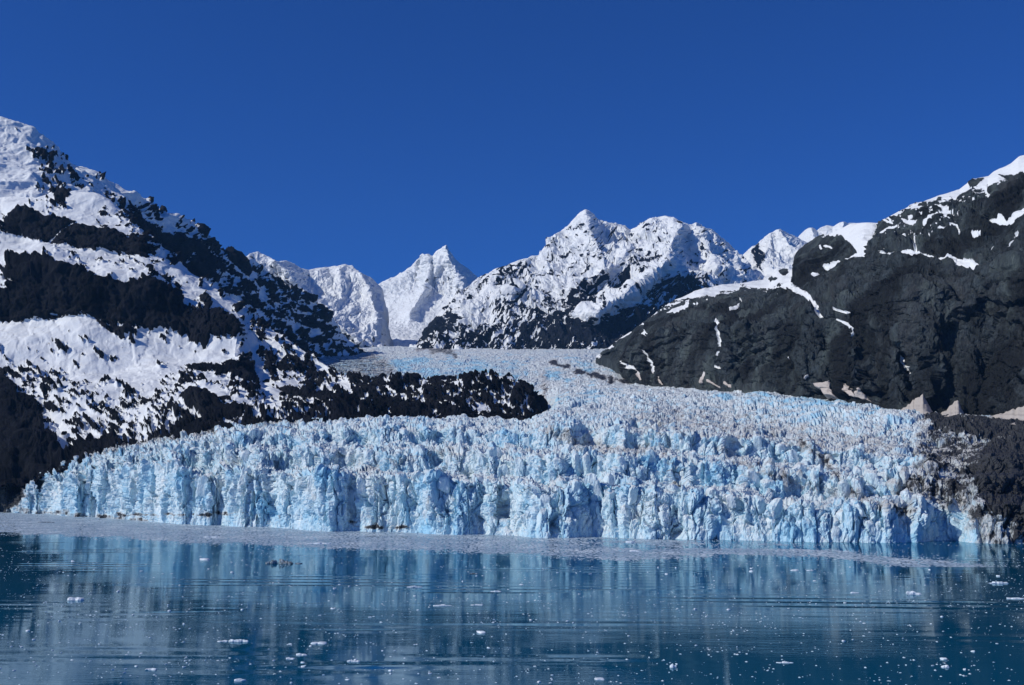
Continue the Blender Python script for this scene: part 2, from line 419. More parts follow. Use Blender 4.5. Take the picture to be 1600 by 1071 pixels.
# ================================================================ GLACIER
FRONT_Y = [(-200, 790), (-100, 795), (0, 800), (100, 806), (200, 813), (300, 820), (400, 825), (500, 829), (600, 832), (700, 835), (800, 838), (900, 841), (1000, 843), (1200, 846), (1400, 848), (1600, 850), (1800, 852)]
def front_D(x):
    return ground(x, ev(FRONT_Y, x))[1]
def build_glacier():
    xs = np.concatenate([np.linspace(-700, -90, 60, endpoint=False), np.linspace(-90, 1660, 1450), np.linspace(1660, 2500, 81)[1:]])
    nx = len(xs)
    Df = front_D(xs)
    Xf = (xs - 800) / F * Df
    s = np.concatenate([[0], np.cumsum(np.hypot(np.diff(Xf), np.diff(Df)))])
    zz = np.zeros_like(s)
    # pixel heights of the tiers of the ice cliff
    c1 = ev([(-90, 775), (0, 765), (60, 762), (130, 735), (250, 728), (400, 738), (520, 740), (620, 745), (700, 752), (900, 757), (1000, 752), (1080, 768), (1200, 785), (1350, 792), (1500, 788), (1720, 790)], xs)
    top = ev([(-90, 740), (0, 741), (60, 731), (130, 706), (200, 693), (300, 674), (400, 663), (500, 656), (600, 651), (700, 650), (830, 656), (860, 648), (1000, 650), (1200, 665), (1400, 690), (1720, 712)], xs)
    j = lambda wl, amp, k: amp * fbm(s / wl, zz + k * 13.7, zz + k, 3)
    f1, f2, bi, bj, du, dv = voronoi(s / 38.0, zz + 0.5, 3)
    c1 = c1 + j(70, 17, 1) + 10 * (_h(bi, bj, 5) - 0.5)
    t = lambda q: c1 + (top - c1) * q
    px2 = 1700.0 / Df
    Y = [None] * 12; D = [None] * 12
    wob1 = j(130, 60, 2) + j(36, 12, 3)
    wob2 = j(90, 70, 4) + j(30, 18, 5); wob3 = j(110, 90, 6) + j(30, 20, 7)
    span = ev([(-90, 0.25), (0, .3), (200, .55), (500, 0.9), (700, 1), (1720, 1.0)], xs)
    D0 = Df + wob1 + 50 * np.exp(-((xs - 1472) / 34) ** 2) - 12 * np.exp(-((xs - 1405) / 26) ** 2) + 22 * np.exp(-((xs - 925) / 18) ** 2) - 10 * np.exp(-((xs - 985) / 16) ** 2)
    D[0] = D0;            Y[0] = y_from_z(-6.0, D0)
    D[1] = D0 + 8;        Y[1] = y_from_z(18.0, D0 + 8)
    D[2] = D0 + 22 + 8 * j(20, 1, 8);  Y[2] = c1
    D[3] = Df + 150 * span + 60 + wob2;  Y[3] = t(.12) + j(60, 6, 9)
    D[4] = D[3] + 22;     Y[4] = t(.46) + j(55, 14, 10) + j(18, 4, 15)
    D[5] = Df + 420 * span + 90 + wob3; Y[5] = t(.56) + j(25, 3, 11)
    D[6] = D[5] + 24;     Y[6] = t(.82) + j(55, 9, 12) + j(18, 3, 16)
    D[7] = Df + (900 - 260 * sstep(1100, 1400, xs)) * span + 120;   Y[7] = top
    D[8] = Df + ev([(-90, 500), (400, 900), (850, 1500), (1100, 1500), (1200, 1400), (1300, 1150), (1400, 950), (1720, 800)], xs)
    Y[8] = ev([(-90, 720), (0, 722), (200, 680), (560, 660), (830, 660), (872, 624), (1000, 612), (1200, 618), (1300, 630), (1400, 643), (1500, 650), (1600, 658), (1720, 664)], xs)
    D[9] = ev([(-90, 3300), (500, 3400), (860, 3500), (1000, 3400), (1200, 3100), (1400, 2600), (1600, 2300), (1720, 2200)], xs)
    Y[9] = ev([(-90, 640), (400, 602), (600, 596), (860, 596), (940, 595), (1000, 602), (1100, 607), (1200, 613), (1300, 624), (1400, 640), (1500, 645), (1600, 652), (1720, 655)], xs)
    D[10] = ev([(-90, 5000), (900, 5000), (1000, 4600), (1200, 3600), (1720, 2700)], xs)
    Y[10] = ev([(-90, 565), (700, 562), (900, 560), (960, 570), (1000, 590), (1200, 612), (1400, 640), (1720, 655)], xs)
    D[11] = ev([(-90, 7200), (900, 7200), (1000, 6800), (1200, 4400), (1720, 3300)], xs)
    Y[11] = ev([(-90, 542), (500, 542), (640, 541), (800, 542), (950, 541), (990, 560), (1200, 612), (1400, 641), (1720, 656)], xs)
    segs = [16, 68, 22, 40, 20, 34, 28, 30, 40, 42, 34]
    Yf, Df_, Kf = [], [], []
    for k, n in enumerate(segs):
        tt = np.linspace(0, 1, n, endpoint=False)[:, None]
        Yf.append(Y[k] * (1 - tt) + Y[k + 1] * tt); Df_.append(D[k] * (1 - tt) + D[k + 1] * tt); Kf.append(k + tt + 0 * Y[k])
    Yf.append(Y[11][None]); Df_.append(D[11][None]); Kf.append(np.full((1, nx), 11.0))
    Yg = np.concatenate(Yf); Dg = np.concatenate(Df_); K = np.concatenate(Kf)
    Yg = blur(Yg, 2, 0); Dg = blur(Dg, 2, 0)
    Xg = np.broadcast_to(xs, Yg.shape).copy()
    P = world(Xg, Yg, Dg)
    Nn = normals(P); Nn = blur(blur(Nn, 6, 0), 4, 1); Nn /= np.linalg.norm(Nn, axis=2)[..., None]
    S = np.broadcast_to(s, Yg.shape) + 0.0
    W = np.concatenate([np.zeros((1, nx)), np.cumsum(np.linalg.norm(np.diff(P, axis=0), axis=2), axis=0)])
    far = sstep(7.5, 9.0, K)
    # warp, so that cracks wander
    Sw = S + 5 * fbm(S / 30, W / 45, 0, 4, .6); Ww = W + 7 * fbm(S / 28, W / 40, 4.2, 4, .6)
    riser = np.clip(np.abs(Nn[..., 1]) * 1.25, 0, 1)             # 1 on the cliffs, 0 on the treads
    elong = 1 + 1.3 * riser
    disp = np.zeros_like(S); blue = np.zeros_like(S)
    tones = 0
    for (size, amp, crack, cw, seed) in ((54, 7.5, 4, .06, 4), (24, 6.5, 4.5, .09, 1), (13, 4.6, 3.2, .12, 2), (5.5, 2.3, 1.4, .15, 3), (3.0, 1.0, .5, .2, 6)):
        f1, f2, bi, bj, du, dv = voronoi(Sw / size, Ww / (size * 2.7), seed, 0.95)
        r = _h(bi, bj, seed + 50) - 0.5; tx = _h(bi, bj, seed + 60) - 0.5; ty = _h(bi, bj, seed + 70) - 0.5
        disp += amp * (r * 1.4 + du * tx * 4.2 + dv * ty * 1.6)
        e = f2 - f1
        disp -= crack * np.exp(-(e / cw) ** 2)
        tones = tones + r * (0.6 if size > 20 else 0.4)
        blue += 0.35 * np.exp(-(e / (cw * 1.6)) ** 2)
    cone1 = voronoi(Sw / 20.0, Ww / 24.0, 9)
    spikes = np.maximum(0, 0.75 - cone1[0]) * (_h(cone1[2], cone1[3], 81) ** 2.5 * 1.7) * 12
    cone2 = voronoi(Sw / 9.0 + 5, Ww / 12.0, 10)
    spikes += np.maximum(0, 0.8 - cone2[0]) * (0.1 + _h(cone2[2], cone2[3], 82) ** 2) * 3.6
    scale_far = 1 + far * 0.6
    disp = disp * (0.42 + 0.58 * riser) * (1 - 0.4 * sstep(7, 9, K))
    up = np.zeros_like(P); up[..., 2] = 1
    disp += 2.0 * fbm(Sw / 14, Ww / 20, 9.1, 5, .65) + 0.9 * ridged(Sw / 5, Ww / 9, 3.3, 3)
    for wl, dp in ((9.0, 2.6), (4.5, 1.5)):
        cr = np.exp(-(perlin(Sw / wl + 1.2 * fbm(S / 25, W / 18, wl, 3), W / (wl * 7), wl) / 0.07) ** 2) * sstep(0.0, 0.3, fbm(S / 35, W / 35, wl + 1, 2) + .12)
        disp -= dp * cr * (0.35 + 0.65 * riser); blue += 0.5 * cr
    foot = sstep(0.2, 1.4, K)                                     # keep the waterline tidy
    P += Nn * (disp * (0.35 + 0.65 * foot))[..., None]
    farsp = ridged(S / 30, W / 70, 1.7, 3) * 7 * far * sstep(11.0, 9.0, K)
    P += up * ((spikes * (0.62 + 0.38 * sstep(6.5, 7.5, K)) * (1 - 0.75 * riser) * (1 - .55 * sstep(6.5, 8, K)) - 3) * sstep(1.6, 3, K) + farsp)[..., None]
    blue = np.clip(blue * 0.4 + tones * 0.45 + 0.6 * fbm(S / 60, W / 50, 2.2, 3) + 0.12 * riser, 0, 1)
    flow = fbm(S / 26 + 0.5 * fbm(S / 200, W / 200, 2, 2), W / 700, 4.4, 3)
    blue = np.clip(blue + 1.2 * flow * sstep(7.2, 8.5, K), 0, 1)
    # smoother, cleaner blue shelf on the far left arm of the upper ice
    px, py = to_px(P[..., 0], P[..., 1], P[..., 2])
    jag = 9 * fbm(px / 16, py / 10, 5, 3)
    dirt = np.zeros_like(S)
    def d(pts, v, soft=14, closed=True, width=3): 
        idx = np.nonzero((px > min(p[0] for p in pts) - 50) & (px < max(p[0] for p in pts) + 50))
        dd = seg_dist(px[idx], py[idx], pts, closed); sd = dd if closed else width - dd
        dirt[idx] = np.maximum(dirt[idx], v * sstep(-soft, soft, sd + jag[idx]))
    d([(1455, 650), (1480, 640), (1640, 640), (2600, 700), (2600, 800), (1600, 805), (1570, 780), (1540, 750), (1500, 745), (1440, 748), (1430, 720), (1430, 690), (1440, 660)], 0.55, 24)
    d([(1500, 690), (2600, 640), (2600, 800), (1600, 812), (1560, 770), (1490, 760)], 0.62, 22)
    d([(1548, 680), (2600, 640), (2600, 850), (1640, 850), (1585, 815), (1545, 800), (1515, 745)], 1.1, 14)
    d([(1400, 760), (1500, 735), (1600, 740), (1640, 850), (1540, 850), (1500, 800), (1440, 785)], 0.52, 14)
    d([(1530, 800), (1640, 790), (1640, 860), (1520, 856)], 0.45, 10)
    d([(1440, 640), (1500, 643), (1620, 655), (1620, 690), (1540, 685), (1480, 672), (1445, 655)], 0.85, 8)
    d([(1380, 745), (1470, 735), (1540, 745), (1560, 775), (1480, 775), (1400, 770)], 0.55, 12)
    d([(1250, 690), (1290, 720), (1325, 765), (1370, 790), (1430, 800)], 0.58, 10, False, 6)
    d([(1120, 700), (1180, 735), (1260, 760), (1320, 770)], 0.34, 14, False, 12)
    d([(1000, 655), (1100, 660), (1300, 690), (1450, 700)], 0.30, 22, False, 22)
    d([(860, 672), (900, 690), (960, 705), (1040, 700)], 0.34, 10, False, 10)
    d([(560, 735), (640, 718), (700, 705)], 0.30, 10, False, 8)
    d([(-80, 735), (0, 738), (60, 728), (130, 703), (240, 682), (330, 668)], 0.62, 9, False, 9)
    d([(-90, 730), (20, 735), (45, 750), (30, 790), (10, 805), (-90, 810)], 0.9, 9)
    d([(0, 797), (60, 800), (130, 806), (230, 815)], 0.5, 3, False, 4)
    d([(400, 662), (470, 658)], 0.45, 5, False, 5)
    d([(858, 566), (890, 575), (930, 588), (985, 597)], 0.85, 3.5, False, 3)
    d([(850, 592), (853, 640)], 0.55, 9, False, 4)
    d([(500, 540), (555, 541), (585, 549), (605, 562), (625, 576), (600, 592), (480, 590)], 0.5, 10)
    d([(655, 540), (705, 544), (712, 556), (680, 552), (650, 548)], 0.6, 4)
    d([(940, 552), (970, 548), (990, 560), (1000, 590), (960, 575)], 0.6, 8)
    for (xa, ya, xb, yb) in ((150, 806, 330, 804), (560, 822, 640, 824), (330, 800, 440, 806), (540, 816, 600, 818)):
        d([(xa, ya), (xb, yb)], 0.6, 1.8, False, 0.8)
    # thin bands of grime lying along the tread edges
    lines = np.exp(-(perlin(S / 90, W / 9 + 2 * fbm(S / 60, W / 30, 1, 2), 7.7) / 0.045) ** 2) * sstep(0.05, 0.4, fbm(S / 120, W / 60, 3.1, 2) + 0.15)
    dirt = np.maximum(dirt, 0.52 * lines * sstep(1.5, 2.5, K))
    blue = np.clip(blue + 0.5 * sstep(8.6, 9.2, K) * sstep(870, 780, px) * sstep(556, 566, py), 0, 1)
    blue = blue * (1 - 0.6 * sstep(10.2, 10.8, K))
    me = raw_mesh("glacier", P.reshape(-1, 3), grid_faces(*Yg.shape), smooth=False, attrs={"blue": blue, "dirt": dirt})
    o = link("glacier", me, MAT_ICE)
    tag(o, "wide pale blue tidewater glacier with a crevassed ice cliff rising from the bay", kind="structure")
    return o, P, K, Nn, dirt, px, py
GL, GP, GK, GN, GD, GPX, GPY = build_glacier()
print("glacier", round(time.time() - T0, 1))

# ================================================================ SERACS (parts of the glacier)
def ico(sub):
    import bmesh
    bm = bmesh.new(); bmesh.ops.create_icosphere(bm, subdivisions=sub, radius=1.0)
    v = np.array([x.co[:] for x in bm.verts]); f = np.array([[q.index for q in p.verts] for p in bm.faces]); bm.free()
    return v, f
IV4, IF4 = ico(4); IV3, IF3 = ico(3); IV2, IF2 = ico(2); IV1, IF1 = ico(1)
def polytope(rs, V, nplanes, box=(1, 1, 1.6), rough=0.05, lean=0.15):
    """a fractured block: the ball of directions cut by random planes"""
    n = []; d = []
    for ax in range(3):
        for sg in (-1, 1):
            q = np.zeros(3); q[ax] = sg; q += rs.normal(0, 0.16, 3)
            L = np.linalg.norm(q); n.append(q / L); d.append(box[ax] * rs.uniform(.8, 1.05))
    for _ in range(nplanes):
        q = rs.normal(size=3); q[2] = abs(q[2]) * 0.8 if rs.rand() < .75 else q[2]; q /= np.linalg.norm(q)
        n.append(q); d.append(np.dot(np.abs(q), box) * rs.uniform(.55, .8))
    n = np.array(n); d = np.array(d)
    c = V @ n.T
    r = np.where(c > 1e-3, d[None] / np.maximum(c, 1e-3), 1e9).min(1)
    P = V * r[:, None]
    P *= (1 + rough * fbm(P[:, 0] * 1.6 + rs.rand() * 50, P[:, 1] * 1.6, P[:, 2] * 0.9, 3))[:, None]
    P[:, 0] += lean * rs.normal() * P[:, 2]
    return P
def build_seracs():
    rs = np.random.RandomState(21)
    protos = []
    for k in range(26):
        tall = rs.uniform(1.2, 2.6)
        Pp = polytope(rs, IV3, rs.randint(5, 9), (1, rs.uniform(.7, 1), tall), 0.07)
        me = raw_mesh("serac", Pp, None, IF3, smooth=False)
        me.materials.append(MAT_BLOCK); protos.append(me)
    nj, ni = GK.shape
    cand = []
    while len(cand) < 290:
        i = rs.randint(150, ni - 110); j = rs.randint(0, nj)
        k = GK[j, i]
        if not (1.75 < k < 2.25 or 3.4 < k < 4.4 or 5.4 < k < 6.6 or (k < 1.7 and rs.rand() < .25 and k > .6) or (7 < k < 8.2 and rs.rand() < .4)): continue
        p = GP[j, i]
        if GPX[j, i] < 190 or GPX[j, i] > 1560: continue
        if any((p[0] - q[0]) ** 2 + (p[2] - q[2]) ** 2 + .1 * (p[1] - q[1]) ** 2 < 13 ** 2 for q in (c[0] for c in cand)): continue
        if GD[j, i] > 0.5 and rs.rand() < .7: continue
        cand.append((p, k, GD[j, i]))
    for p, k, dd in cand:
        o = bpy.data.objects.new("serac", protos[rs.randint(len(protos))]); sc.collection.objects.link(o); o.parent = GL
        sz = rs.uniform(4.5, 8.5) * (0.8 if k > 6.5 else 1) * (0.75 if k < 1.6 else 1)
        o.location = (p[0], p[1] + sz * .25, p[2] - sz * 0.35)
        o.scale = (sz * rs.uniform(.75, 1.1), sz, sz * rs.uniform(.8, 1.2))
        o.rotation_euler = (rs.normal(0, .1), rs.normal(0, .12), rs.uniform(-.7, .7))
        o.color = (1, 1, 1, 1 - float(min(.9, dd)))
build_seracs()

# ================================================================ MOUNTAINS
def _w(x, y, z, wl, seed):
    xx = x + 0.6 * wl * fbm(x / (wl * 3), y / (wl * 3), z / (wl * 2.5) + seed, 3)
    return ridged(xx / wl, y / (wl * 8), z / (wl * 7) + seed, 3) - .3
def _k(x, y, z, wl, seed, el=1.9, wz=.4, ty_=2.6):
    # rock or ice broken into tilted slabs with joints between them
    s0 = x + 0.45 * y
    a = s0 / wl + 0.5 * fbm(x / (wl * 1.6), y / (wl * 1.6), z / (wl * 1.6) + seed, 4, .6)
    b = z / (wl * el) + wz * fbm(x / (wl * 1.5), y / (wl * 1.5), z / (wl * 1.5) + seed + 9, 4, .6)
    f1, f2, bi, bj, du, dv = voronoi(a, b, int(seed) + int(wl), .95)
    r = _h(bi, bj, 5) - .5; tx = _h(bi, bj, 6) - .5; ty = _h(bi, bj, 7) - .5
    return 1.3 * r + 4.4 * du * tx + ty_ * dv * ty - 0.55 * np.exp(-((f2 - f1) / .08) ** 2)
def mountain(name, label, X, Y, D, snow_fn, relief, mat, big, small, rock_out, spurs=(), seed=0, edgefade=None, extra=None, fine_wl=100, snow_rel=0.15, rim=None, rim_w=14):
    """relief: list of (wavelength m, amplitude m, kind)"""
    px0, py0 = X, Y
    jag = 3.2 * fbm(px0 / 9, py0 / 7, seed + 1, 3)
    a = snow_fn(px0, py0, jag)
    Dd = D.copy()
    for pts, wd, amp in spurs:
        p = np.array(pts)
        idx = np.nonzero((px0 > p[:, 0].min() - 4 * wd) & (px0 < p[:, 0].max() + 4 * wd) & (py0 < p[:, 1].max() + 4 * wd))
        d = seg_dist(px0[idx] + jag[idx] * .6, py0[idx], pts)
        Dd[idx] -= amp * np.exp(-d / wd)
    P = world(X, Y, Dd)
    Nn = normals(P); Nn = blur(blur(Nn, 3, 0), 3, 1); Nn /= np.linalg.norm(Nn, axis=2)[..., None]
    x, y, z = P[..., 0], P[..., 1], P[..., 2]
    disp = np.zeros(X.shape)
    rock = blur(blur(sstep(0.15, -0.15, a), 1, 0), 1, 1)
    for wl, amp, kind in relief:
        if wl < fine_wl: amp = amp * (snow_rel + (1 - snow_rel) * rock)
        if kind == 'K': disp += amp * _k(x, y, z, wl, seed, 4.5, .2, .6)
        elif kind == 'r': disp += amp * (ridged(x / wl, y / wl, z / wl + seed, 4) - 0.4)
        elif kind == 'k': disp += amp * _k(x, y, z, wl, seed)
        elif kind == 'w': disp += amp * _w(x, y, z, wl, seed)     # flutes down the fall line
        elif kind == 'v': disp += amp * (ridged(x / wl, y / wl, z / (wl * 4) + seed, 4) - .4)       # vertical ribs
        elif kind == 'h': disp += amp * (ridged(x / (wl * 2.2), y / (wl * 2.2), z / wl * 1.3 + seed, 3) - .4)   # ledges
        elif kind == 'b': disp += amp * (1 - 2 * np.abs(fbm(x / wl, y / wl, z / wl + seed, 4)))     # billows
        else: disp += amp * fbm(x / wl, y / wl, z / wl + seed, 5)
    disp += rock_out * np.clip(-a * 1.6, 0, 1.3) ** .7 + rock * (small[1] * ridged(x / small[0], y / small[0], z / (small[0] * 1.6) + seed + 3, 4))
    if edgefade is not None: disp = disp * edgefade(X, Y)
    if rim is not None: disp = disp * (0.25 + 0.75 * sstep(0, rim_w, np.abs(Y - ev(rim, X))))
    P = P + Nn * disp[..., None]
    # snow lies less where the finished surface is steep
    N2 = normals(P)
    a = a + 0.35 * (blur(blur(N2[..., 2], 2, 0), 2, 1) - 0.5) * big
    attrs = {"snow": a}
    if extra: attrs.update(extra(px0, py0, jag))
    o = link(name, raw_mesh(name, P.reshape(-1, 3), grid_faces(*X.shape), smooth=(mat is MAT_L), attrs=attrs), mat)
    tag(o, label, kind="structure")
    print(name, X.size, round(time.time() - T0, 1))
    return o, P

# ---- near mountain on the left ------------------------------------------------
LMAP = [
 "9999999999999999999999999999999999999999",   # 200
 "9999999999999999999999999999999999999999",
 "9853468999999999999999999999999999999999",   # 240
 "9998865799999999999999999999999999999999",
 "9995556799999999999999999999999999999999",   # 280
 "9997469767999999999999999999999999999999",
 "9989299984336799999999999999999999999999",   # 320
 "6226999865137655999999999999999999999999",
 "1000227799312564566666666666666666666666",   # 360
 "8720000115114000434555555555555555555555",
 "8788642334535225224646666666666666666666",   # 400
 "4025888888975743155856666666666666666666",
 "7311442887326773152463444444444444444444",   # 440
 "0100000123000278521452312222222222222222",
 "0000000000000113595124632222222222222222",   # 480
 "6642333001000000066634331222222222222222",
 "9999899745697677622635322232333333333333",   # 520
 "7887775767898998877546543434444444444444",
 "4557668999785652323241123554433333333333",   # 560
 "2436868999987835941034524565433333333333",
 "3642367458985622664485752234221212121212",   # 600
 "0433324543334576555376222123221211121121",
 "0253224245222532343276652222112122121211",   # 640
 "0036553554532110024566255531112111211111",
 "0004862322153100012211111111111111111111",   # 680
 "0001572111000000001111111111111111111111",
 "0000220000000000000000000000000000000000",   # 720
 "0000000000000000000000000000000000000000"]
def outcrops(px, py, deg, seed):
    wx = px + 3.5 * fbm(px / 14, py / 9, seed, 3); wy = py + 2.5 * fbm(px / 12, py / 8, seed + 4, 3)
    out = 0
    for la, lb, am, k in ((25, 11, 1.0, 0), (11, 4.6, .85, 3), (5.6, 2.4, .5, 6)):
        u, v = rot(wx, wy, deg, la, lb)
        f1, f2, bi, bj, du, dv = voronoi(u, v, seed + k, .9)
        out = out + am * ((0.30 - (f2 - f1)) * 1.15 + 0.9 * (_h(bi, bj, seed + k + 7) - .5))
    return out
def snow_left(px, py, jag):
    u, v = rot(px, py, 25, 14, 4.2)
    n = 0.55 * fbm(u, v, 1.5, 5, 0.65) + 0.3 * fbm(px / 6, py / 3.2, 3, 3) + 1.10 * outcrops(px, py, 24, 31)
    dg = digits(LMAP, 10, 200, px, py)
    a = (dg - 3.5) / 4.5 * 0.74 + n + 0.55 * sstep(7.6, 9.0, dg)
    for dg_, la, lb, sd in ((30, 34, 6.0, 3), (24, 22, 4.2, 8), (-24, 26, 7, 12)):
        u, v = rot(px + 3 * fbm(px / 12, py / 8, sd, 3), py, dg_, la, lb)
        vein = np.exp(-(perlin(u, v, sd) / 0.11) ** 2) * sstep(-.15, .2, perlin(px / 38, py / 20, sd + 1))
        zone = sstep(585, 615, py) * sstep(60, 130, px) * sstep(700, 684, py)
        a = a + (1.15 if dg_ > 0 else .7) * vein * zone * (1 - .5 * sstep(480, 560, px))
    a[py < 205] = 0.7
    k = -0.75
    n0 = n.copy()
    P = lambda pts, t=k, **kw: paint(a, px, py, pts, t + 0.35 * n0, jag, **kw)
    P([(3, 352), (12, 342), (14, 332), (28, 325), (50, 325), (60, 328), (70, 334), (82, 336), (100, 340), (118, 346), (116, 350), (100, 352), (120, 352), (145, 358), (160, 361), (182, 364), (200, 374), (222, 380), (232, 396), (228, 404), (200, 400), (160, 396), (140, 397), (120, 393), (95, 386), (66, 374), (50, 372), (40, 365), (25, 363), (6, 358)])
    P([(84, 312), (88, 306), (96, 303), (108, 305), (110, 310), (100, 319), (86, 318)])
    P([(10, 408), (26, 404), (34, 412), (60, 408), (70, 420), (90, 428), (120, 430), (135, 440), (150, 447), (190, 447), (205, 452), (228, 440), (250, 445), (270, 458), (290, 470), (296, 482), (330, 478), (350, 484), (366, 500), (372, 522), (360, 519), (345, 521), (330, 516), (320, 527), (300, 520), (270, 510), (250, 506), (240, 512), (225, 510), (195, 503), (150, 501), (130, 492), (118, 501), (100, 496), (85, 492), (72, 506), (60, 500), (40, 500), (10, 500), (-20, 500), (-20, 450), (30, 448), (10, 430)])
    P([(289, 556), (300, 553), (320, 555), (345, 560), (372, 562), (392, 566), (405, 578), (408, 598), (395, 600), (372, 590), (350, 576), (322, 566), (300, 562)])
    P([(155, 512), (185, 512), (215, 516), (213, 522), (180, 525), (160, 522)])
    P([(-20, 600), (10, 590), (22, 612), (10, 630), (-20, 640)])
    P([(0, 632), (22, 612), (48, 622), (66, 655), (68, 680), (95, 705), (110, 740), (-20, 740), (-20, 640)])
    P([(305, 628), (340, 644), (372, 665), (350, 670), (320, 668), (298, 658), (292, 642)])
    P([(430, 600), (470, 612), (520, 625), (560, 640), (600, 650), (520, 642), (470, 630), (432, 614)])
    # snow left lying in the gullies
    s = 0.6
    for pts, wd in (([(405, 562), (410, 590), (418, 615), (418, 640), (438, 655)], 5), ([(58, 612), (75, 650), (95, 665), (108, 690)], 4.5),
                    ([(66, 385), (85, 372), (110, 350)], 1.3), ([(418, 606), (450, 618), (490, 632), (510, 640)], 4.5), ([(212, 660), (240, 640), (262, 622)], 3),
                    ([(280, 640), (296, 622), (290, 605)], 3), ([(330, 465), (350, 482), (376, 505), (392, 525)], 4.5), ([(250, 656), (285, 655), (300, 665)], 2.2),
                    ([(225, 590), (260, 610), (320, 630), (390, 650)], 2.2), ([(115, 648), (135, 640), (160, 632), (190, 615)], 4)):
        P(pts, s, closed=False, width=wd)
    for pts in ([(95, 428), (140, 425), (200, 432), (230, 435), (200, 446), (150, 444), (130, 436)], [(-20, 506), (60, 504), (150, 506), (150, 512), (200, 530), (280, 540), (280, 550), (200, 548), (100, 520), (-20, 520)],
                [(180, 545), (240, 545), (300, 545), (300, 550), (240, 556), (200, 570), (150, 600), (140, 570)], [(212, 528), (300, 530), (380, 540), (390, 555), (350, 553), (290, 548), (220, 540)],
                [(0, 365), (40, 368), (100, 392), (160, 402), (200, 405), (180, 415), (100, 405), (40, 395), (0, 390)]):
        P(pts, 0.5, soft=4)
    knoll = sstep(560, 600, px) * sstep(590, 600, py)
    a = a - 0.05 * knoll + 0.6 * knoll * fbm(px / 5, py / 2.2, 15, 3)
    # the margin beside the ice is bare
    mg = ev([(-260, 735), (0, 733), (100, 712), (200, 690), (300, 674), (400, 664), (500, 657), (620, 652), (900, 656)], px) - 7
    return a - 0.7 * sstep(0, 10, py - mg + 6 * jag)
def left_near():
    SH = [(-260, 262), (-100, 290), (0, 300), (80, 299), (110, 302), (150, 316), (190, 335), (215, 355), (235, 385), (262, 405), (285, 430), (310, 446), (335, 458), (375, 485), (400, 502), (430, 520), (460, 540), (490, 552), (520, 566), (555, 580), (590, 588), (640, 592), (760, 594), (800, 597), (822, 603), (840, 610), (854, 622), (862, 642), (880, 665)]
    ICE = [(-260, 750), (0, 742), (60, 732), (130, 707), (200, 694), (300, 676), (400, 666), (500, 659), (600, 655), (700, 655), (830, 660), (880, 668)]
    mix = lambda q: [(x, float(ev(ICE, x)) * (1 - q) + float(ev(SH, x)) * q) for x in range(-260, 881, 20)]
    xs0 = range(-260, 881, 20)
    def row(l): return l
    rows = [
        ([(x, float(ev(ICE, x)) + 34) for x in xs0], [(-260, 2350), (0, 2240), (300, 2250), (600, 2350), (880, 2450)]),
        (ICE, [(-260, 2450), (0, 2330), (300, 2380), (600, 2440), (880, 2520)]),
        ([(-260, 620), (0, 610), (150, 610), (300, 612), (400, 622), (500, 626), (600, 630), (700, 632), (830, 636), (880, 667)], [(-260, 2720), (0, 2680), (300, 2660), (600, 2600), (700, 2560), (880, 2560)]),
        ([(-260, 515), (0, 504), (150, 506), (240, 514), (330, 520), (372, 526), (400, 560), (500, 600), (600, 612), (830, 618), (880, 666)], [(-260, 3150), (0, 3120), (200, 3080), (372, 3060), (600, 2760), (880, 2600)]),
        ([(-260, 440), (0, 440), (90, 428), (150, 447), (230, 441), (290, 470), (330, 478), (366, 500), (400, 545), (500, 590), (600, 604), (830, 610), (880, 666)], [(-260, 3200), (0, 3170), (200, 3150), (372, 3140), (600, 2800), (880, 2620)]),
        ([(-260, 380), (0, 362), (60, 374), (120, 394), (200, 403), (230, 408), (270, 440), (330, 468), (372, 492), (400, 530), (500, 582), (600, 600), (830, 606), (880, 666)], [(-260, 3520), (0, 3500), (200, 3420), (372, 3260), (600, 2840), (880, 2640)]),
        ([(-260, 330), (0, 336), (28, 326), (60, 328), (118, 346), (182, 364), (222, 380), (262, 420), (330, 462), (372, 488), (400, 515), (500, 574), (600, 595), (830, 602), (880, 666)], [(-260, 3560), (0, 3550), (200, 3470), (372, 3300), (600, 2860), (880, 2650)]),
        (SH, [(-260, 3900), (0, 3850), (200, 3650), (372, 3400), (600, 2900), (880, 2680)]),
        ([(x, float(ev(SH, x)) + 14) for x in xs0], [(-260, 4100), (0, 4050), (200, 3850), (372, 3600), (600, 3050), (880, 2760)]),
        ([(x, float(ev(SH, x)) + 70) for x in xs0], [(-260, 4500), (0, 4400), (200, 4150), (372, 3850), (600, 3250), (880, 2850)])]
    X, Y, D = sheet(-200, 878, 820, rows, [12, 62, 70, 46, 40, 34, 36, 24, 12], 3, lo=-1100)
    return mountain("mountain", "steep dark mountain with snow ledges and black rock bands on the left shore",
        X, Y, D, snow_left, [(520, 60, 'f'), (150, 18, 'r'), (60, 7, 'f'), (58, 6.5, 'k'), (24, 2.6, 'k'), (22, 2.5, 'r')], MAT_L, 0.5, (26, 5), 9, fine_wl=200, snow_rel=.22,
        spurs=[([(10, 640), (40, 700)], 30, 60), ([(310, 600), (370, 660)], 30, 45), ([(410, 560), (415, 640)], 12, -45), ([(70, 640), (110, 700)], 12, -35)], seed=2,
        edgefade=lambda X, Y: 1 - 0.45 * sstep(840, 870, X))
left_near()

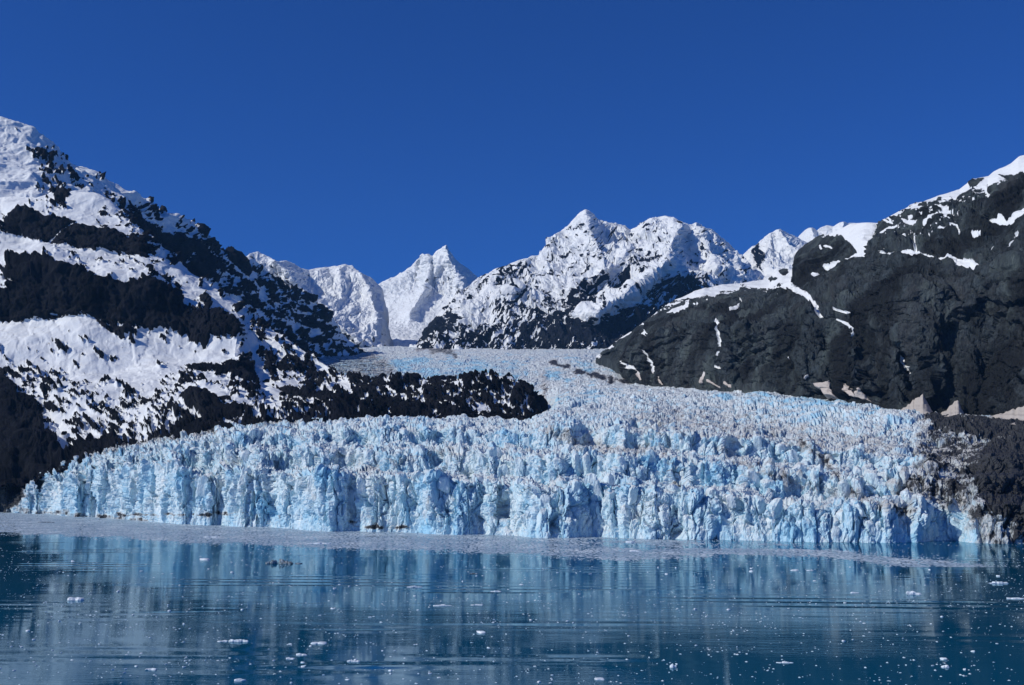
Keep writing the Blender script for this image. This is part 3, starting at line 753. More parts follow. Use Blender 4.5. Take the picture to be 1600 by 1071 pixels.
def left_far():
    SIL = [(-260, 150), (-120, 168), (0, 188), (30, 193), (50, 202), (62, 210), (90, 228), (115, 246), (150, 264), (180, 281), (200, 290), (222, 300), (232, 309), (240, 320), (262, 334), (275, 338), (290, 349), (310, 361), (322, 375), (340, 388), (352, 394), (362, 397), (378, 401), (386, 405), (400, 413), (410, 420), (439, 438), (450, 446), (461, 448), (468, 455), (487, 469), (500, 482), (512, 497), (526, 512), (538, 529), (548, 540), (560, 552), (590, 575)]
    xs0 = [p[0] for p in SIL]
    lo = lambda dy: [(x, y + dy) for x, y in SIL]
    rows = [
        ([(-260, 400), (0, 400), (200, 470), (400, 600), (590, 640)], [(-260, 3800), (0, 3800), (200, 3900), (400, 4300), (590, 5400)]),
        ([(-260, 330), (0, 315), (100, 320), (200, 380), (300, 460), (400, 530), (480, 560), (540, 566), (590, 585)], [(-260, 3900), (0, 3900), (200, 4050), (400, 4700), (590, 5900)]),
        ([(-260, 230), (0, 250), (100, 275), (200, 330), (300, 400), (400, 460), (480, 512), (540, 548), (590, 580)], [(-260, 4200), (0, 4150), (200, 4250), (400, 5150), (590, 6200)]),
        (SIL, [(-260, 4500), (0, 4400), (200, 4450), (400, 5500), (590, 6400)]),
        (lo(12), [(-260, 4700), (0, 4600), (200, 4700), (400, 5800), (590, 6600)]),
        (lo(90), [(-260, 5300), (0, 5200), (200, 5300), (400, 6300), (590, 7000)])]
    X, Y, D = sheet(-200, 588, 560, rows, [16, 90, 90, 12, 14], 5, lo=-1100)
    def sn(px, py, jag):
        u, v = rot(px, py, 33, 14, 5)
        n = 0.6 * fbm(u, v, 6.5, 5, 0.65) + 0.3 * fbm(px / 5, py / 3.5, 8, 3) + 1.0 * outcrops(px, py, 34, 57)
        dg = digits(LMAP, 10, 200, px, py)
        a = (dg - 4.0) / 4.5 * 0.72 + n + 0.6 * sstep(7.6, 9.0, dg)
        a = np.where(py < 200, 0.7, a)
        rim = ev(SIL, px)
        a = a + 0.5 * sstep(9, 2, py - rim) * sstep(330, 200, px)
        paint(a, px, py, [(205, 332), (215, 345), (250, 355), (270, 365), (300, 375), (300, 390), (270, 398), (240, 392), (225, 372), (200, 350)], -.7, jag)
        paint(a, px, py, [(300, 400), (325, 400), (335, 415), (330, 430), (300, 440), (290, 425)], -.6, jag)
        paint(a, px, py, [(345, 385), (380, 405), (395, 425), (380, 430), (350, 410)], -.5, jag)
        return a
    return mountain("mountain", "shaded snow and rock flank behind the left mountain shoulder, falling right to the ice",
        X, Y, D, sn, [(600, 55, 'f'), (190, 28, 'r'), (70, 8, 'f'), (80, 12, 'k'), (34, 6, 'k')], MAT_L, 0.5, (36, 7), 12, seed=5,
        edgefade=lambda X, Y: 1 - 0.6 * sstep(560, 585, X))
left_far()

# ---- dark cliff on the right -----------------------------------------------------
R_SNOW = [  # polygons
 [(1044, 492), (1052, 486), (1066, 480), (1080, 476), (1079, 490), (1070, 497), (1060, 492)],
 [(1000, 524), (1010, 521), (1018, 530), (1018, 539), (1010, 536)], [(988, 540), (1003, 542), (1000, 546), (990, 544)],
 [(1315, 366), (1331, 357), (1338, 351), (1372, 350), (1370, 373), (1366, 390), (1372, 399), (1374, 407), (1366, 413), (1352, 405), (1344, 397), (1337, 388), (1326, 380)],
 [(1385, 400), (1405, 397), (1425, 396), (1449, 402), (1461, 412), (1481, 416), (1505, 414), (1521, 418), (1533, 428), (1526, 437), (1513, 431), (1481, 422), (1457, 420), (1441, 408), (1417, 404)],
 [(1410, 346), (1430, 350), (1429, 358), (1414, 353)], [(1466, 330), (1474, 328), (1486, 335), (1476, 338)], [(1476, 343), (1483, 338), (1480, 350)],
 [(1498, 320), (1508, 315), (1506, 324), (1500, 328)], [(1520, 372), (1534, 372), (1534, 382), (1526, 382)], [(1546, 380), (1553, 381), (1550, 387)],
 [(1553, 347), (1565, 350), (1570, 344), (1582, 354), (1600, 343), (1620, 338), (1620, 350), (1600, 352), (1582, 362), (1572, 360)],
 [(1268, 598), (1282, 597), (1296, 594), (1300, 616), (1284, 614)], [(1310, 596), (1320, 606), (1338, 612), (1352, 626), (1330, 622), (1315, 612)]]
R_STROKE = [
 ([(1119, 510), (1127, 520), (1131, 535), (1133, 551)], 3.0), ([(1131, 561), (1132, 564)], 3), ([(1128, 580), (1135, 584)], 2.6),
 ([(976, 566), (994, 571), (1006, 585), (1012, 600)], 2.4), ([(1020, 554), (1025, 569), (1031, 588)], 1.8), ([(1039, 594), (1040, 603)], 1.6),
 ([(1108, 589), (1102, 601)], 2.6), ([(1112, 600), (1128, 608)], 2), ([(1138, 604), (1147, 610)], 2), ([(1141, 492), (1150, 490), (1163, 483)], 2.6),
 ([(1290, 419), (1305, 413), (1318, 410), (1332, 403), (1345, 400)], 3.0), ([(1212, 432), (1240, 446), (1262, 466), (1286, 496)], 5), ([(1430, 377), (1432, 397)], 2.4),
 ([(1405, 552), (1412, 570), (1422, 588)], 1.8), ([(1558, 442), (1560, 458)], 1.6), ([(1308, 486), (1328, 488)], 2.0), ([(1308, 499), (1320, 506), (1333, 520)], 2.4),
 ([(1445, 354), (1458, 344), (1466, 342)], 2.4), ([(1487, 357), (1498, 360), (1506, 374)], 2), ([(1584, 372), (1580, 390), (1573, 400)], 2.4), ([(1598, 385), (1590, 400)], 2),
 ([(1262, 586), (1258, 590)], 2), ([(1535, 293), (1546, 306), (1552, 315)], 3.2), ([(1395, 362), (1390, 372)], 1.5), ([(1382, 345), (1397, 352)], 2), ([(1380, 366), (1392, 360), (1403, 356)], 1.6),
 ([(1470, 366), (1480, 366)], 2.6), ([(1272, 434), (1280, 430)], 2), ([(1285, 388), (1288, 394)], 2), ([(1292, 389), (1302, 391)], 2), ([(1226, 556), (1230, 558)], 1.5), ([(1538, 470), (1544, 474)], 1.6)]
R_SIL = [(930, 558), (945, 549), (960, 536), (985, 520), (1000, 510), (1015, 498), (1030, 485), (1045, 475), (1060, 468), (1080, 461), (1100, 452), (1130, 447), (1165, 443), (1190, 440), (1205, 436), (1215, 427), (1225, 424), (1240, 424), (1247, 415), (1251, 396), (1262, 382), (1280, 375), (1300, 369), (1315, 362), (1330, 354), (1345, 351), (1368, 351), (1374, 350), (1385, 343), (1405, 333), (1430, 321), (1455, 312), (1480, 303), (1500, 299), (1515, 287), (1530, 281), (1545, 277), (1560, 266), (1580, 256), (1592, 246), (1600, 243), (1660, 220), (1800, 170)]
def right_cliff():
    BASE = [(930, 560), (950, 560), (980, 585), (1000, 602), (1050, 606), (1100, 609), (1200, 616), (1300, 628), (1400, 642), (1500, 648), (1600, 656), (1800, 665)]
    q = lambda t, dy=0: [(x, float(ev(BASE, x)) * (1 - t) + float(ev(R_SIL, x)) * t + dy) for x in range(930, 1801, 5)]
    Db = [(930, 4700), (950, 4500), (1000, 3400), (1100, 3000), (1200, 2760), (1300, 2500), (1400, 2280), (1600, 2080), (1800, 1950)]
    k = lambda m_, add: [(x, d * m_ + add) for x, d in Db]
    rows = [(q(0, 70), k(1, -60)), (BASE, k(1, 0)),
            (q(0.30), k(1, 60)), (q(0.55), k(1, 130)), (q(0.68), [(930, 4850), (1000, 3700), (1100, 3420), (1200, 3260), (1300, 2900), (1400, 2560), (1600, 2350), (1800, 2250)]),
            (q(0.88), [(930, 4900), (1000, 3900), (1100, 3700), (1200, 3600), (1300, 3150), (1400, 2700), (1600, 2560), (1800, 2500)]),
            (R_SIL, [(930, 5000), (1000, 4100), (1100, 3950), (1200, 4000), (1240, 3900), (1300, 3350), (1400, 2900), (1600, 2850), (1800, 2850)]),
            ([(x, y + 6) for x, y in R_SIL], [(930, 5150), (1000, 4300), (1100, 4200), (1200, 4300), (1300, 3650), (1400, 3200), (1600, 3150), (1800, 3150)]),
            ([(x, y + 70) for x, y in R_SIL], [(930, 5500), (1000, 4700), (1100, 4700), (1200, 4800), (1300, 4200), (1400, 3800), (1600, 3700), (1800, 3700)])]
    X, Y, D = sheet(932, 1700, 740, rows, [12, 110, 80, 46, 56, 40, 8, 12], 4, hi=2700)
    def sn(px, py, jag):
        a = -0.62 + 0.30 * fbm(px / 12, py / 6, 4, 4) + 0.12 * fbm(px / 4, py / 3, 7, 2)
        rim = ev(R_SIL, px); dep = py - rim
        th = ev([(930, 0), (1000, 1), (1040, 3), (1065, 9), (1090, 22), (1130, 16), (1160, 12), (1200, 22), (1240, 40), (1250, 2), (1300, 5), (1320, 12), (1340, 8), (1375, 1), (1400, 3), (1430, 5), (1460, 9), (1490, 13), (1520, 14), (1560, 28), (1600, 36), (1700, 40)], px)
        n = fbm(px / 15, py / 9, 9, 4, .6)
        a = np.maximum(a, np.minimum(0.55, (th - dep) / 9.0 + n * 2.2 + 0.5 * fbm(px / 4, py / 3, 13, 3) - .1))
        a = np.maximum(a, -0.62 + 2.4 * sstep(.12, .5, fbm(px / 11, py / 7, 19, 4, .6)) * sstep(1370, 1400, px) * sstep(90, 20, dep))
        # bare knobs standing out of the snow cap
        for pts in ([(1338, 366), (1350, 358), (1366, 360), (1367, 376), (1356, 380), (1340, 372)], [(1328, 358), (1337, 358), (1336, 366)], [(1201, 440), (1205, 430), (1216, 433), (1218, 440), (1206, 445)],
                    [(1218, 424), (1232, 421), (1232, 432), (1222, 434)], [(1285, 376), (1300, 374), (1306, 384), (1290, 386)], [(1515, 286), (1530, 281), (1540, 282), (1530, 290), (1516, 294)],
                    [(1560, 276), (1600, 276), (1600, 290), (1580, 286)], [(1575, 298), (1620, 290), (1620, 336), (1590, 340), (1560, 330), (1550, 300)], [(1252, 420), (1252, 396), (1270, 380), (1290, 375), (1320, 372), (1330, 384), (1340, 396), (1300, 408), (1270, 440)]):
            paint(a, px, py, pts, -.6, jag)
        for p in R_SNOW: paint(a, px, py, p, .6, jag * .8, soft=1.2)
        for p, wd in R_STROKE: paint(a, px, py, p, .6, jag * .55, closed=False, width=wd * .85, soft=1.2)
        return a
    ex = lambda px, py, jag: {"dust": sstep(575, 600, py) * 0.9}
    crack = -70
    cliff, P = mountain("cliff", "tall dark grey rock cliff with thin snow patches, right of the glacier", X, Y, D, sn,
        [(420, 40, 'w'), (300, 14, 'f'), (130, 26, 'w'), (60, 10, 'w'), (95, 15, 'K'), (42, 10, 'K'), (26, 6, 'w'), (18, 5.5, 'K'), (12, 2.5, 'r')], MAT_R, 0.0, (30, 5), 0.0, edgefade=lambda X, Y: sstep(0, 25, ev(BASE, X) + 12 - Y) * .85 + .15, rim=R_SIL, rim_w=55,
        spurs=[([(1372, 412), (1378, 440), (1385, 470), (1395, 512), (1404, 548), (1424, 605)], 9, crack), ([(1288, 520), (1288, 560), (1300, 605)], 10, -38), ([(1345, 425), (1350, 480), (1345, 560)], 9, -30),
               ([(1160, 470), (1155, 540), (1165, 600)], 10, -40), ([(1078, 500), (1080, 600)], 8, -30), ([(1470, 440), (1490, 520), (1480, 630)], 10, -34), ([(1555, 440), (1540, 540), (1530, 640)], 10, -40),
               ([(1250, 440), (1258, 500), (1250, 600)], 22, 55), ([(1320, 430), (1330, 520), (1335, 610)], 16, 45), ([(1425, 420), (1440, 520), (1450, 620)], 22, 50), ([(1540, 310), (1560, 380), (1570, 430)], 12, -50),
               ([(1248, 440), (1255, 395)], 8, 60), ([(1366, 415), (1372, 352)], 9, -90), ([(1380, 400), (1378, 352)], 8, 60)], seed=9, extra=ex)
    # fans of old snow at the foot of the cliff
    m = rock_snow("old_snow", 6.0, (0.05, 0.05, 0.05), (0.04, 0.035, 0.03), snow=(0.50, 0.45, 0.40), edge=.6)
    for (ax, ay, bx0, bx1) in ((1442, 615, 1392, 1464), (1496, 626, 1458, 1514), (1612, 630, 1520, 1690)):
        n = 60
        xs = np.linspace(bx0, bx1, n)
        base = ev(BASE, xs) + 8
        Dm = ev(Db, xs)
        t = np.linspace(0, 1, 40)[:, None]
        q0 = 1 - np.abs(np.where(xs < ax, (ax - xs) / (ax - bx0), (xs - ax) / (bx1 - ax)))
        q0 = np.clip(q0 + 0.16 * fbm(xs / 6, 0 * xs + ax, 0.0, 4) * np.sqrt(np.clip(q0, 0, 1)), 0, 1)
        topy = base - (ev(BASE, ax) + 8 - ay) * q0 ** 1.15
        Yc = base * (1 - t) + topy * t
        Dc = (Dm - 140) * (1 - t) + (Dm - 25 + 10 * q0) * t
        Pc = world(np.broadcast_to(xs, Yc.shape), Yc, Dc)
        Pc[..., 2] += 3 * fbm(Pc[..., 0] / 25, Pc[..., 2] / 14, 3, 3)
        Nf = normals(Pc)
        back = Pc - 0; back = back + np.array([0, 60.0, -30.0])
        A = np.concatenate([Pc, back[::-1]], 0)
        o = link("snow_fan", raw_mesh("snow_fan", A.reshape(-1, 3), grid_faces(*A.shape[:2]), attrs={"snow": np.full(A.shape[:2], .8), "dust": np.zeros(A.shape[:2])}), m, cliff)
right_cliff()

# ---- far mountains -----------------------------------------------------------------
CMAP = ["9999999999999999999999999999",   # 340
        "9999999999998899998889999999",
        "9999999999998877777788778899",   # 380
        "9999999769766777676699798999",
        "9999978548667899765799999889",   # 420
        "9999865356888654467455478889",
        "9999589566763137994112356788",   # 460
        "9997997555421348986322456677",
        "9953744443313654213322233445",   # 500
        "9433323333222211110000000011",
        "9345312512110010000000000000"]
def far_central():
    SIL = [(640, 560), (655, 538), (665, 525), (680, 500), (700, 478), (720, 458), (748, 436), (765, 428), (780, 419), (797, 414), (815, 408), (828, 404), (840, 398), (850, 387), (862, 374), (878, 359), (888, 353), (896, 346), (905, 336), (915, 330), (924, 336), (933, 343), (948, 349), (962, 352), (975, 355), (985, 362), (992, 358), (1005, 348), (1020, 341), (1040, 339), (1052, 341), (1062, 347), (1078, 352), (1088, 348), (1100, 355), (1115, 359), (1125, 368), (1140, 382), (1150, 390), (1160, 402), (1172, 415), (1190, 436), (1215, 460), (1260, 500)]
    B = [(640, 566), (1260, 566)]
    q = lambda t, dy=0: [(x, float(ev(B, x)) * (1 - t) + float(ev(SIL, x)) * t + dy) for x in range(640, 1261, 4)]
    rows = [(B, [(640, 6700), (1260, 6700)]), (q(.35), [(640, 7000), (900, 7300), (1260, 7300)]), (q(.7), [(640, 7500), (900, 8100), (1260, 8000)]),
            (SIL, [(640, 7900), (750, 9000), (915, 9300), (1000, 9500), (1060, 9200), (1150, 9600), (1260, 9000)]),
            ([(x, y + 5) for x, y in SIL], [(640, 8300), (915, 9800), (1260, 9700)]), ([(x, y + 60) for x, y in SIL], [(640, 9000), (915, 10800), (1260, 10800)])]
    X, Y, D = sheet(642, 1255, 640, rows, [80, 80, 80, 10, 10], 2)
    def sn(px, py, jag):
        u, v = rot(px, py, -32, 13, 4.2)
        u2, v2 = rot(px, py, 30, 13, 4.2)
        wr = sstep(1040, 1075, px)
        n = 1.5 * (fbm(u, v, 2.5, 5, 0.65) * (1 - wr) + fbm(u2, v2, 2.5, 5, .65) * wr) + 0.5 * fbm(px / 4, py / 3, 8, 3)
        a = (digits(CMAP, 650, 340, px, py) - 4.1) / 4.5 * 0.70 + 1.2 * n + 0.35 * fbm(px / 3.2, py / 2.2, 12, 2)
        a[py < 345] = .7
        P = lambda pts, t: paint(a, px, py, pts, t * 1.1 + n * 1.2, jag)
        P([(655, 538), (668, 515), (682, 500), (700, 492), (714, 492), (712, 502), (700, 512), (690, 525), (680, 536)], -.55)
        P([(720, 540), (735, 515), (752, 497), (764, 492), (756, 505), (745, 520), (738, 540)], -.55)
        P([(888, 466), (900, 450), (920, 440), (935, 432), (950, 428), (945, 440), (930, 448), (915, 458), (900, 474)], -.5)
        P([(948, 452), (965, 440), (985, 425), (995, 424), (985, 440), (965, 455)], -.55)
        P([(906, 475), (918, 467), (935, 464), (930, 472), (918, 478)], -.6)
        P([(870, 490), (880, 470), (900, 450), (905, 458), (890, 480), (870, 505), (850, 520)], -.5)
        P([(940, 495), (960, 488), (975, 482), (1000, 487), (1040, 495), (1040, 540), (860, 540), (880, 520), (900, 510)], -.62)
        P([(1005, 446), (1020, 440), (1060, 438), (1100, 450), (1110, 465), (1060, 475), (1030, 468), (1005, 460)], -.4)
        P([(925, 480), (945, 465), (970, 452), (985, 460), (972, 475), (950, 485), (930, 492), (915, 500), (892, 500)], .6)
        P([(740, 482), (760, 470), (790, 455), (800, 452), (780, 475), (755, 492), (735, 497)], .6)
        P([(850, 430), (900, 410), (960, 398), (985, 395), (960, 415), (930, 420), (890, 440), (850, 465), (820, 485), (850, 450)], .5)
        return a
    return mountain("mountain", "high jagged snow mountain with dark blue lower slopes, in the middle beyond the glacier", X, Y, D, sn,
        [(900, 90, 'r'), (360, 60, 'w'), (300, 30, 'r'), (150, 34, 'w'), (64, 17, 'w'), (170, 18, 'k'), (62, 6, 'k'), (50, 5, 'r'), (26, 3, 'k')], MAT_F, 0.3, (40, 8), 4, fine_wl=40, snow_rel=.9, rim=SIL,
        spurs=[([(915, 332), (917, 350), (926, 366), (936, 388), (945, 415)], 14, 420), ([(1062, 356), (1050, 380), (1042, 408), (1010, 440), (975, 462), (930, 490)], 20, 520),
               ([(1088, 350), (1095, 370), (1120, 405), (1160, 440)], 12, 260), ([(1020, 345), (1000, 380), (960, 415), (900, 450)], 15, 300), ([(828, 406), (800, 430), (760, 460), (720, 480)], 12, 300),
               ([(1075, 380), (1090, 420), (1140, 450)], 14, -260), ([(870, 370), (850, 420), (800, 460)], 14, 200), ([(985, 364), (975, 385)], 10, -200)], seed=14)
far_central()

def far_simple(name, label, SIL, BASE, x0, x1, nx, Ds, segs, spurs, relief, seed, snow=None, rows=None, mat=None, small=(70, 10), fade=None):
    q = lambda t, dy=0: [(x, float(ev(BASE, x)) * (1 - t) + float(ev(SIL, x)) * t + dy) for x in range(x0, x1 + 1, 4)]
    if rows is None:
        rows = [(BASE, Ds[0]), (q(.5), Ds[1]), (SIL, Ds[2]), ([(x, y + 5) for x, y in SIL], Ds[2] * 1.06 if np.isscalar(Ds[2]) else [(x, d * 1.06) for x, d in Ds[2]]),
                ([(x, y + 60) for x, y in SIL], Ds[2] * 1.15 if np.isscalar(Ds[2]) else [(x, d * 1.15) for x, d in Ds[2]])]
    X, Y, D = sheet(x0 + 1, x1 - 1, nx, rows, segs, 2)
    return mountain(name, label, X, Y, D, snow or (lambda px, py, jag: 0.5 + 0.5 * fbm(px / 6, py / 5, seed, 4)), relief, mat or MAT_F, 0.6, small, 6, spurs=spurs, seed=seed, fine_wl=30, snow_rel=.9, rim=SIL, edgefade=fade)

def sn_a(px, py, jag):
    u, v = rot(px, py, 40, 12, 4)
    a = 0.5 + 0.9 * fbm(u, v, 3, 4)
    rk = sstep(18, 0, py - ev([(370, 396), (400, 412), (440, 432), (480, 462), (520, 510), (570, 560)], px))
    dk = sstep(25, -10, ev([(370, 396), (420, 430), (470, 462), (520, 505), (560, 540), (600, 550)], px) - py)
    return a - 0.35 * dk
far_simple("mountain", "fluted snow peak with a flat crest, left of the glacier head",
    [(360, 402), (375, 403), (385, 401), (392, 396), (403, 393), (412, 397), (422, 403), (432, 409), (447, 408), (456, 411), (470, 420), (482, 423), (500, 420), (520, 417), (535, 414), (549, 415), (562, 426), (578, 434), (590, 444), (597, 452), (601, 475), (604, 505), (612, 560)],
    [(360, 570), (640, 570)], 360, 612, 330, ([(360, 6700), (640, 7000)], [(360, 7300), (560, 7900), (640, 7600)], [(360, 7700), (500, 8800), (600, 8900), (640, 8400)]), [80, 110, 8, 8],
    [([(563, 428), (575, 450), (585, 480), (590, 500)], 10, 260), ([(430, 408), (470, 450), (510, 490), (560, 535)], 14, 420), ([(500, 425), (510, 460)], 6, 90), ([(530, 420), (535, 460)], 6, 100), ([(480, 430), (500, 470)], 8, -120),
     ([(515, 425), (522, 455)], 4, -60), ([(545, 425), (550, 455)], 5, -60)],
    [(420, 40, 'r'), (120, 36, 'w'), (56, 16, 'w'), (60, 3, 'k'), (28, 2, 'k')], 21, sn_a, mat=MAT_F)

def peak_b():
    SIL = [(560, 480), (580, 455), (592, 445), (605, 438), (620, 431), (640, 417), (650, 406), (661, 398), (668, 397), (676, 401), (681, 393), (690, 388), (697, 385), (702, 392), (708, 401), (715, 409), (722, 415), (735, 425), (748, 436), (765, 450), (800, 480)]
    rows = [([(560, 566), (800, 566)], 8900), ([(560, 540), (800, 540)], 9800), ([(560, 512), (800, 512)], 11200), ([(560, 500), (600, 478), (640, 462), (700, 455), (760, 480), (800, 500)], 12200),
            (SIL, 13200), ([(x, y + 5) for x, y in SIL], 13900), ([(x, y + 60) for x, y in SIL], 15200)]
    def sn(px, py, jag):
        return 0.55 + 0.4 * fbm(px / 6, py / 5, 2, 4) - 0.35 * sstep(20, 5, np.abs(py - 438) + 0.3 * np.abs(px - 690))
    far_simple("mountain", "sharp pyramid snow peak at the head of the glacier valley above the icefall", SIL, None, 560, 800, 300, None, [24, 40, 50, 80, 8, 8],
        [([(697, 386), (702, 405), (715, 430), (722, 450), (725, 480)], 10, 700), ([(668, 398), (672, 420), (665, 450), (640, 490)], 9, 420), ([(690, 400), (680, 430)], 6, 150), ([(655, 410), (650, 440)], 8, -300), ([(715, 470), (722, 500)], 8, 200)],
        [(900, 70, 'r'), (260, 40, 'r'), (180, 40, 'w'), (80, 24, 'w'), (170, 20, 'k'), (70, 9, 'k'), (36, 4, 'k')], 31, sn, rows=rows, fade=lambda X, Y: 1 - 0.75 * sstep(448, 475, Y))
peak_b()
far_simple("mountain", "broad white snow peak between the jagged mountain and the dark cliff",
    [(1120, 470), (1145, 420), (1160, 399), (1175, 387), (1190, 376), (1203, 366), (1212, 362), (1218, 359), (1228, 364), (1240, 370), (1255, 377), (1270, 383), (1300, 390), (1340, 400)],
    [(1120, 520), (1340, 520)], 1120, 1340, 240, ([(1120, 7600), (1340, 7600)], [(1120, 8600), (1340, 8600)], 10000), [60, 90, 6, 8],
    [([(1218, 360), (1235, 385), (1250, 400)], 10, 400), ([(1205, 366), (1200, 390), (1185, 410)], 10, 350), ([(1190, 380), (1180, 420)], 8, -250)],
    [(700, 60, 'r'), (220, 30, 'r'), (160, 30, 'w'), (70, 18, 'w'), (110, 14, 'k'), (48, 5, 'k')], 41, lambda px, py, jag: 0.5 + 0.45 * fbm(px / 6, py / 5, 2, 4) - 0.75 * sstep(20, 4, np.abs(px - 1185 + (py - 395) * -.25) + .4 * np.abs(py - 400)))
far_simple("mountain", "farthest low white snow crest seen over the dark rock dome",
    [(1220, 400), (1238, 383), (1250, 368), (1258, 360), (1264, 357), (1270, 356), (1276, 362), (1283, 356), (1292, 352), (1302, 354), (1310, 350), (1318, 346), (1325, 350), (1335, 348), (1345, 352), (1380, 352), (1420, 360)],
    [(1220, 430), (1420, 430)], 1220, 1420, 200, ([(1220, 11000), (1420, 11000)], [(1220, 12200), (1420, 12200)], 13000), [40, 70, 6, 8],
    [([(1318, 347), (1317, 365), (1330, 385)], 8, 500), ([(1268, 357), (1275, 380)], 8, 400)], [(900, 70, 'r'), (260, 34, 'f'), (90, 14, 'f')], 51, lambda px, py, jag: 0.8 + 0.2 * fbm(px / 6, py / 5, 2, 4))

# ================================================================ ICE ON THE WATER
def build_brash():
    rs = np.random.RandomState(5)
    m, nt, b = mat_new("brash_ice")
    n = noise_node(nt, 1 / 9.0, 4, 0.6)
    cc = mixc(nt, mapr(nt, n, .3, .7), (0.28, 0.39, 0.50), (0.41, 0.52, 0.61))
    nt.links.new(mixc(nt, attr(nt, "tone"), cc, (0.80, 0.87, 0.90)), b.inputs["Base Color"])
    b.inputs["Roughness"].default_value = 0.5
    YB = [(-60, 826), (0, 832), (100, 837), (200, 842), (300, 848), (400, 853), (500, 857), (600, 860), (700, 860), (760, 865), (860, 872), (1000, 876), (1100, 870), (1200, 864), (1250, 860), (1400, 858), (1800, 856)]
    pts = []
    # near-solid cover beside the ice, thinning outwards: one jittered chip per cell
    gx, gy = np.meshgrid(np.arange(-1300, 700, 3.0), np.arange(800, 2500, 5.0))
    gx = (gx + rs.uniform(-1.2, 1.2, gx.shape)).ravel(); gy = (gy + rs.uniform(-2, 2, gy.shape)).ravel()
    px, py = to_px(gx, gy, 0.0)
    fy = ev(FRONT_Y, px)
    ok = (px > -60) & (px < 1680) & (py > fy - 6)
    gx, gy, px, py, fy = gx[ok], gy[ok], px[ok], py[ok], fy[ok]
    n1 = fbm(gx / 60, gy / 110, 2, 4)
    dens = sstep(8, -5, py - ev(YB, px) + 6 * n1)
    thin = sstep(750, 1000, px) * (0.25 + 0.6 * n1)
    dens = dens * (1 - np.clip(thin, 0, .75))
    dens *= 1 - 0.93 * sstep(1080, 1360, px + 90 * n1)
    # the curved belt drifting off to the right
    belt = [(900, 860), (1050, 861), (1150, 862), (1250, 864), (1330, 869), (1400, 877), (1480, 888), (1560, 898), (1650, 908)]
    bw = ev([(900, 6), (1150, 8), (1300, 9), (1450, 13), (1600, 18), (1700, 20)], px)
    d = np.abs(py - ev(belt, px)) / bw
    d2 = sstep(1.3, .2, d + .5 * n1) * sstep(850, 1000, px) * 1.7
    sw = fbm(gx / 25, gy / 120, 8, 3)
    d3 = sstep(.25, .8, sw) * 0.10 * sstep(940, 880, py) + 0.012
    dens = np.maximum(np.maximum(dens * .97, d2 * (0.6 + 0.6 * sw)), d3)
    keep = rs.rand(len(gx)) < dens
    solid = dens[keep] > .7
    cx, cy = gx[keep], gy[keep]
    s1 = np.where(solid, rs.uniform(1.2, 2.2, len(cx)), rs.uniform(.5, 1.6, len(cx)))
    s2 = np.where(solid, rs.uniform(2.0, 3.4, len(cx)), rs.uniform(.4, 1.4, len(cx)))
    # small chips scattered over the open water, thicker in drift lines
    M = 60000
    qx = rs.uniform(-60, 1660, M); qy = 858 + (1085 - 858) * rs.rand(M) ** 1.15
    X2, Y2 = ground(qx, qy)
    nz = fbm(qx / 120, qy / 16, 3, 3) + .35 * fbm(X2 / 14, Y2 / 30, 6, 3)
    line = np.exp(-(np.abs(nz - .12) / .12) ** 2)
    keepp = rs.rand(M) < np.clip(0.035 + .36 * line * sstep(1010, 930, qy) + 0.2 * sstep(.25, .7, nz), 0, 1)
    X2, Y2 = X2[keepp], Y2[keepp]
    sz = 0.13 + 0.40 * rs.rand(len(X2)) ** 3.5 + .12 * (Y2 / 700)
    cx = np.concatenate([cx, X2]); cy = np.concatenate([cy, Y2]); s1 = np.concatenate([s1, sz]); s2 = np.concatenate([s2, sz * rs.uniform(.7, 1.3, len(sz))])
    hz = np.concatenate([np.where(solid, .05 + .45 * rs.rand(len(solid)) ** 4, rs.uniform(.06, .22, len(solid))), sz * rs.uniform(.25, .6, len(sz))])
    k = len(cx)
    ang = rs.uniform(0, 6.28, k)
    co = np.zeros((k, 5, 3))
    for q in range(4):
        a = ang + q * math.pi / 2 + rs.uniform(-.4, .4, k)
        r = rs.uniform(1.0, 1.45, k)
        co[:, q, 0] = cx + s1 * r * np.cos(a); co[:, q, 1] = cy + s2 * r * np.sin(a); co[:, q, 2] = -0.05
    solidall = np.concatenate([solid, np.zeros(len(X2), bool)])
    co[:, 4, 0] = cx + rs.uniform(-.3, .3, k) * s1; co[:, 4, 1] = cy; co[:, 4, 2] = hz
    co[solidall, :4, 2] = rs.uniform(.01, .05, (int(solidall.sum()), 4))
    bidx = np.arange(k)[:, None] * 5
    tri = np.concatenate([bidx + np.array([[q, (q + 1) % 4, 4]]) for q in range(4)], 0)
    patchy = np.clip(0.35 + 1.2 * fbm(cx / 40, cy / 60, 9, 3), 0, 1)
    tone = np.where(solidall, 0.35 * patchy + (.25 + .5 * patchy) * rs.rand(k) ** 4, 0.3 + 0.7 * rs.rand(k))
    o = link("brash_ice", raw_mesh("brash_ice", co.reshape(-1, 3), None, tri, smooth=False, attrs={"tone": np.repeat(tone, 5)}), m)
    tag(o, "field of crushed pale brash ice and tiny chips floating on the bay", kind="stuff")
    print("brash", k, round(time.time() - T0, 1))
build_brash()

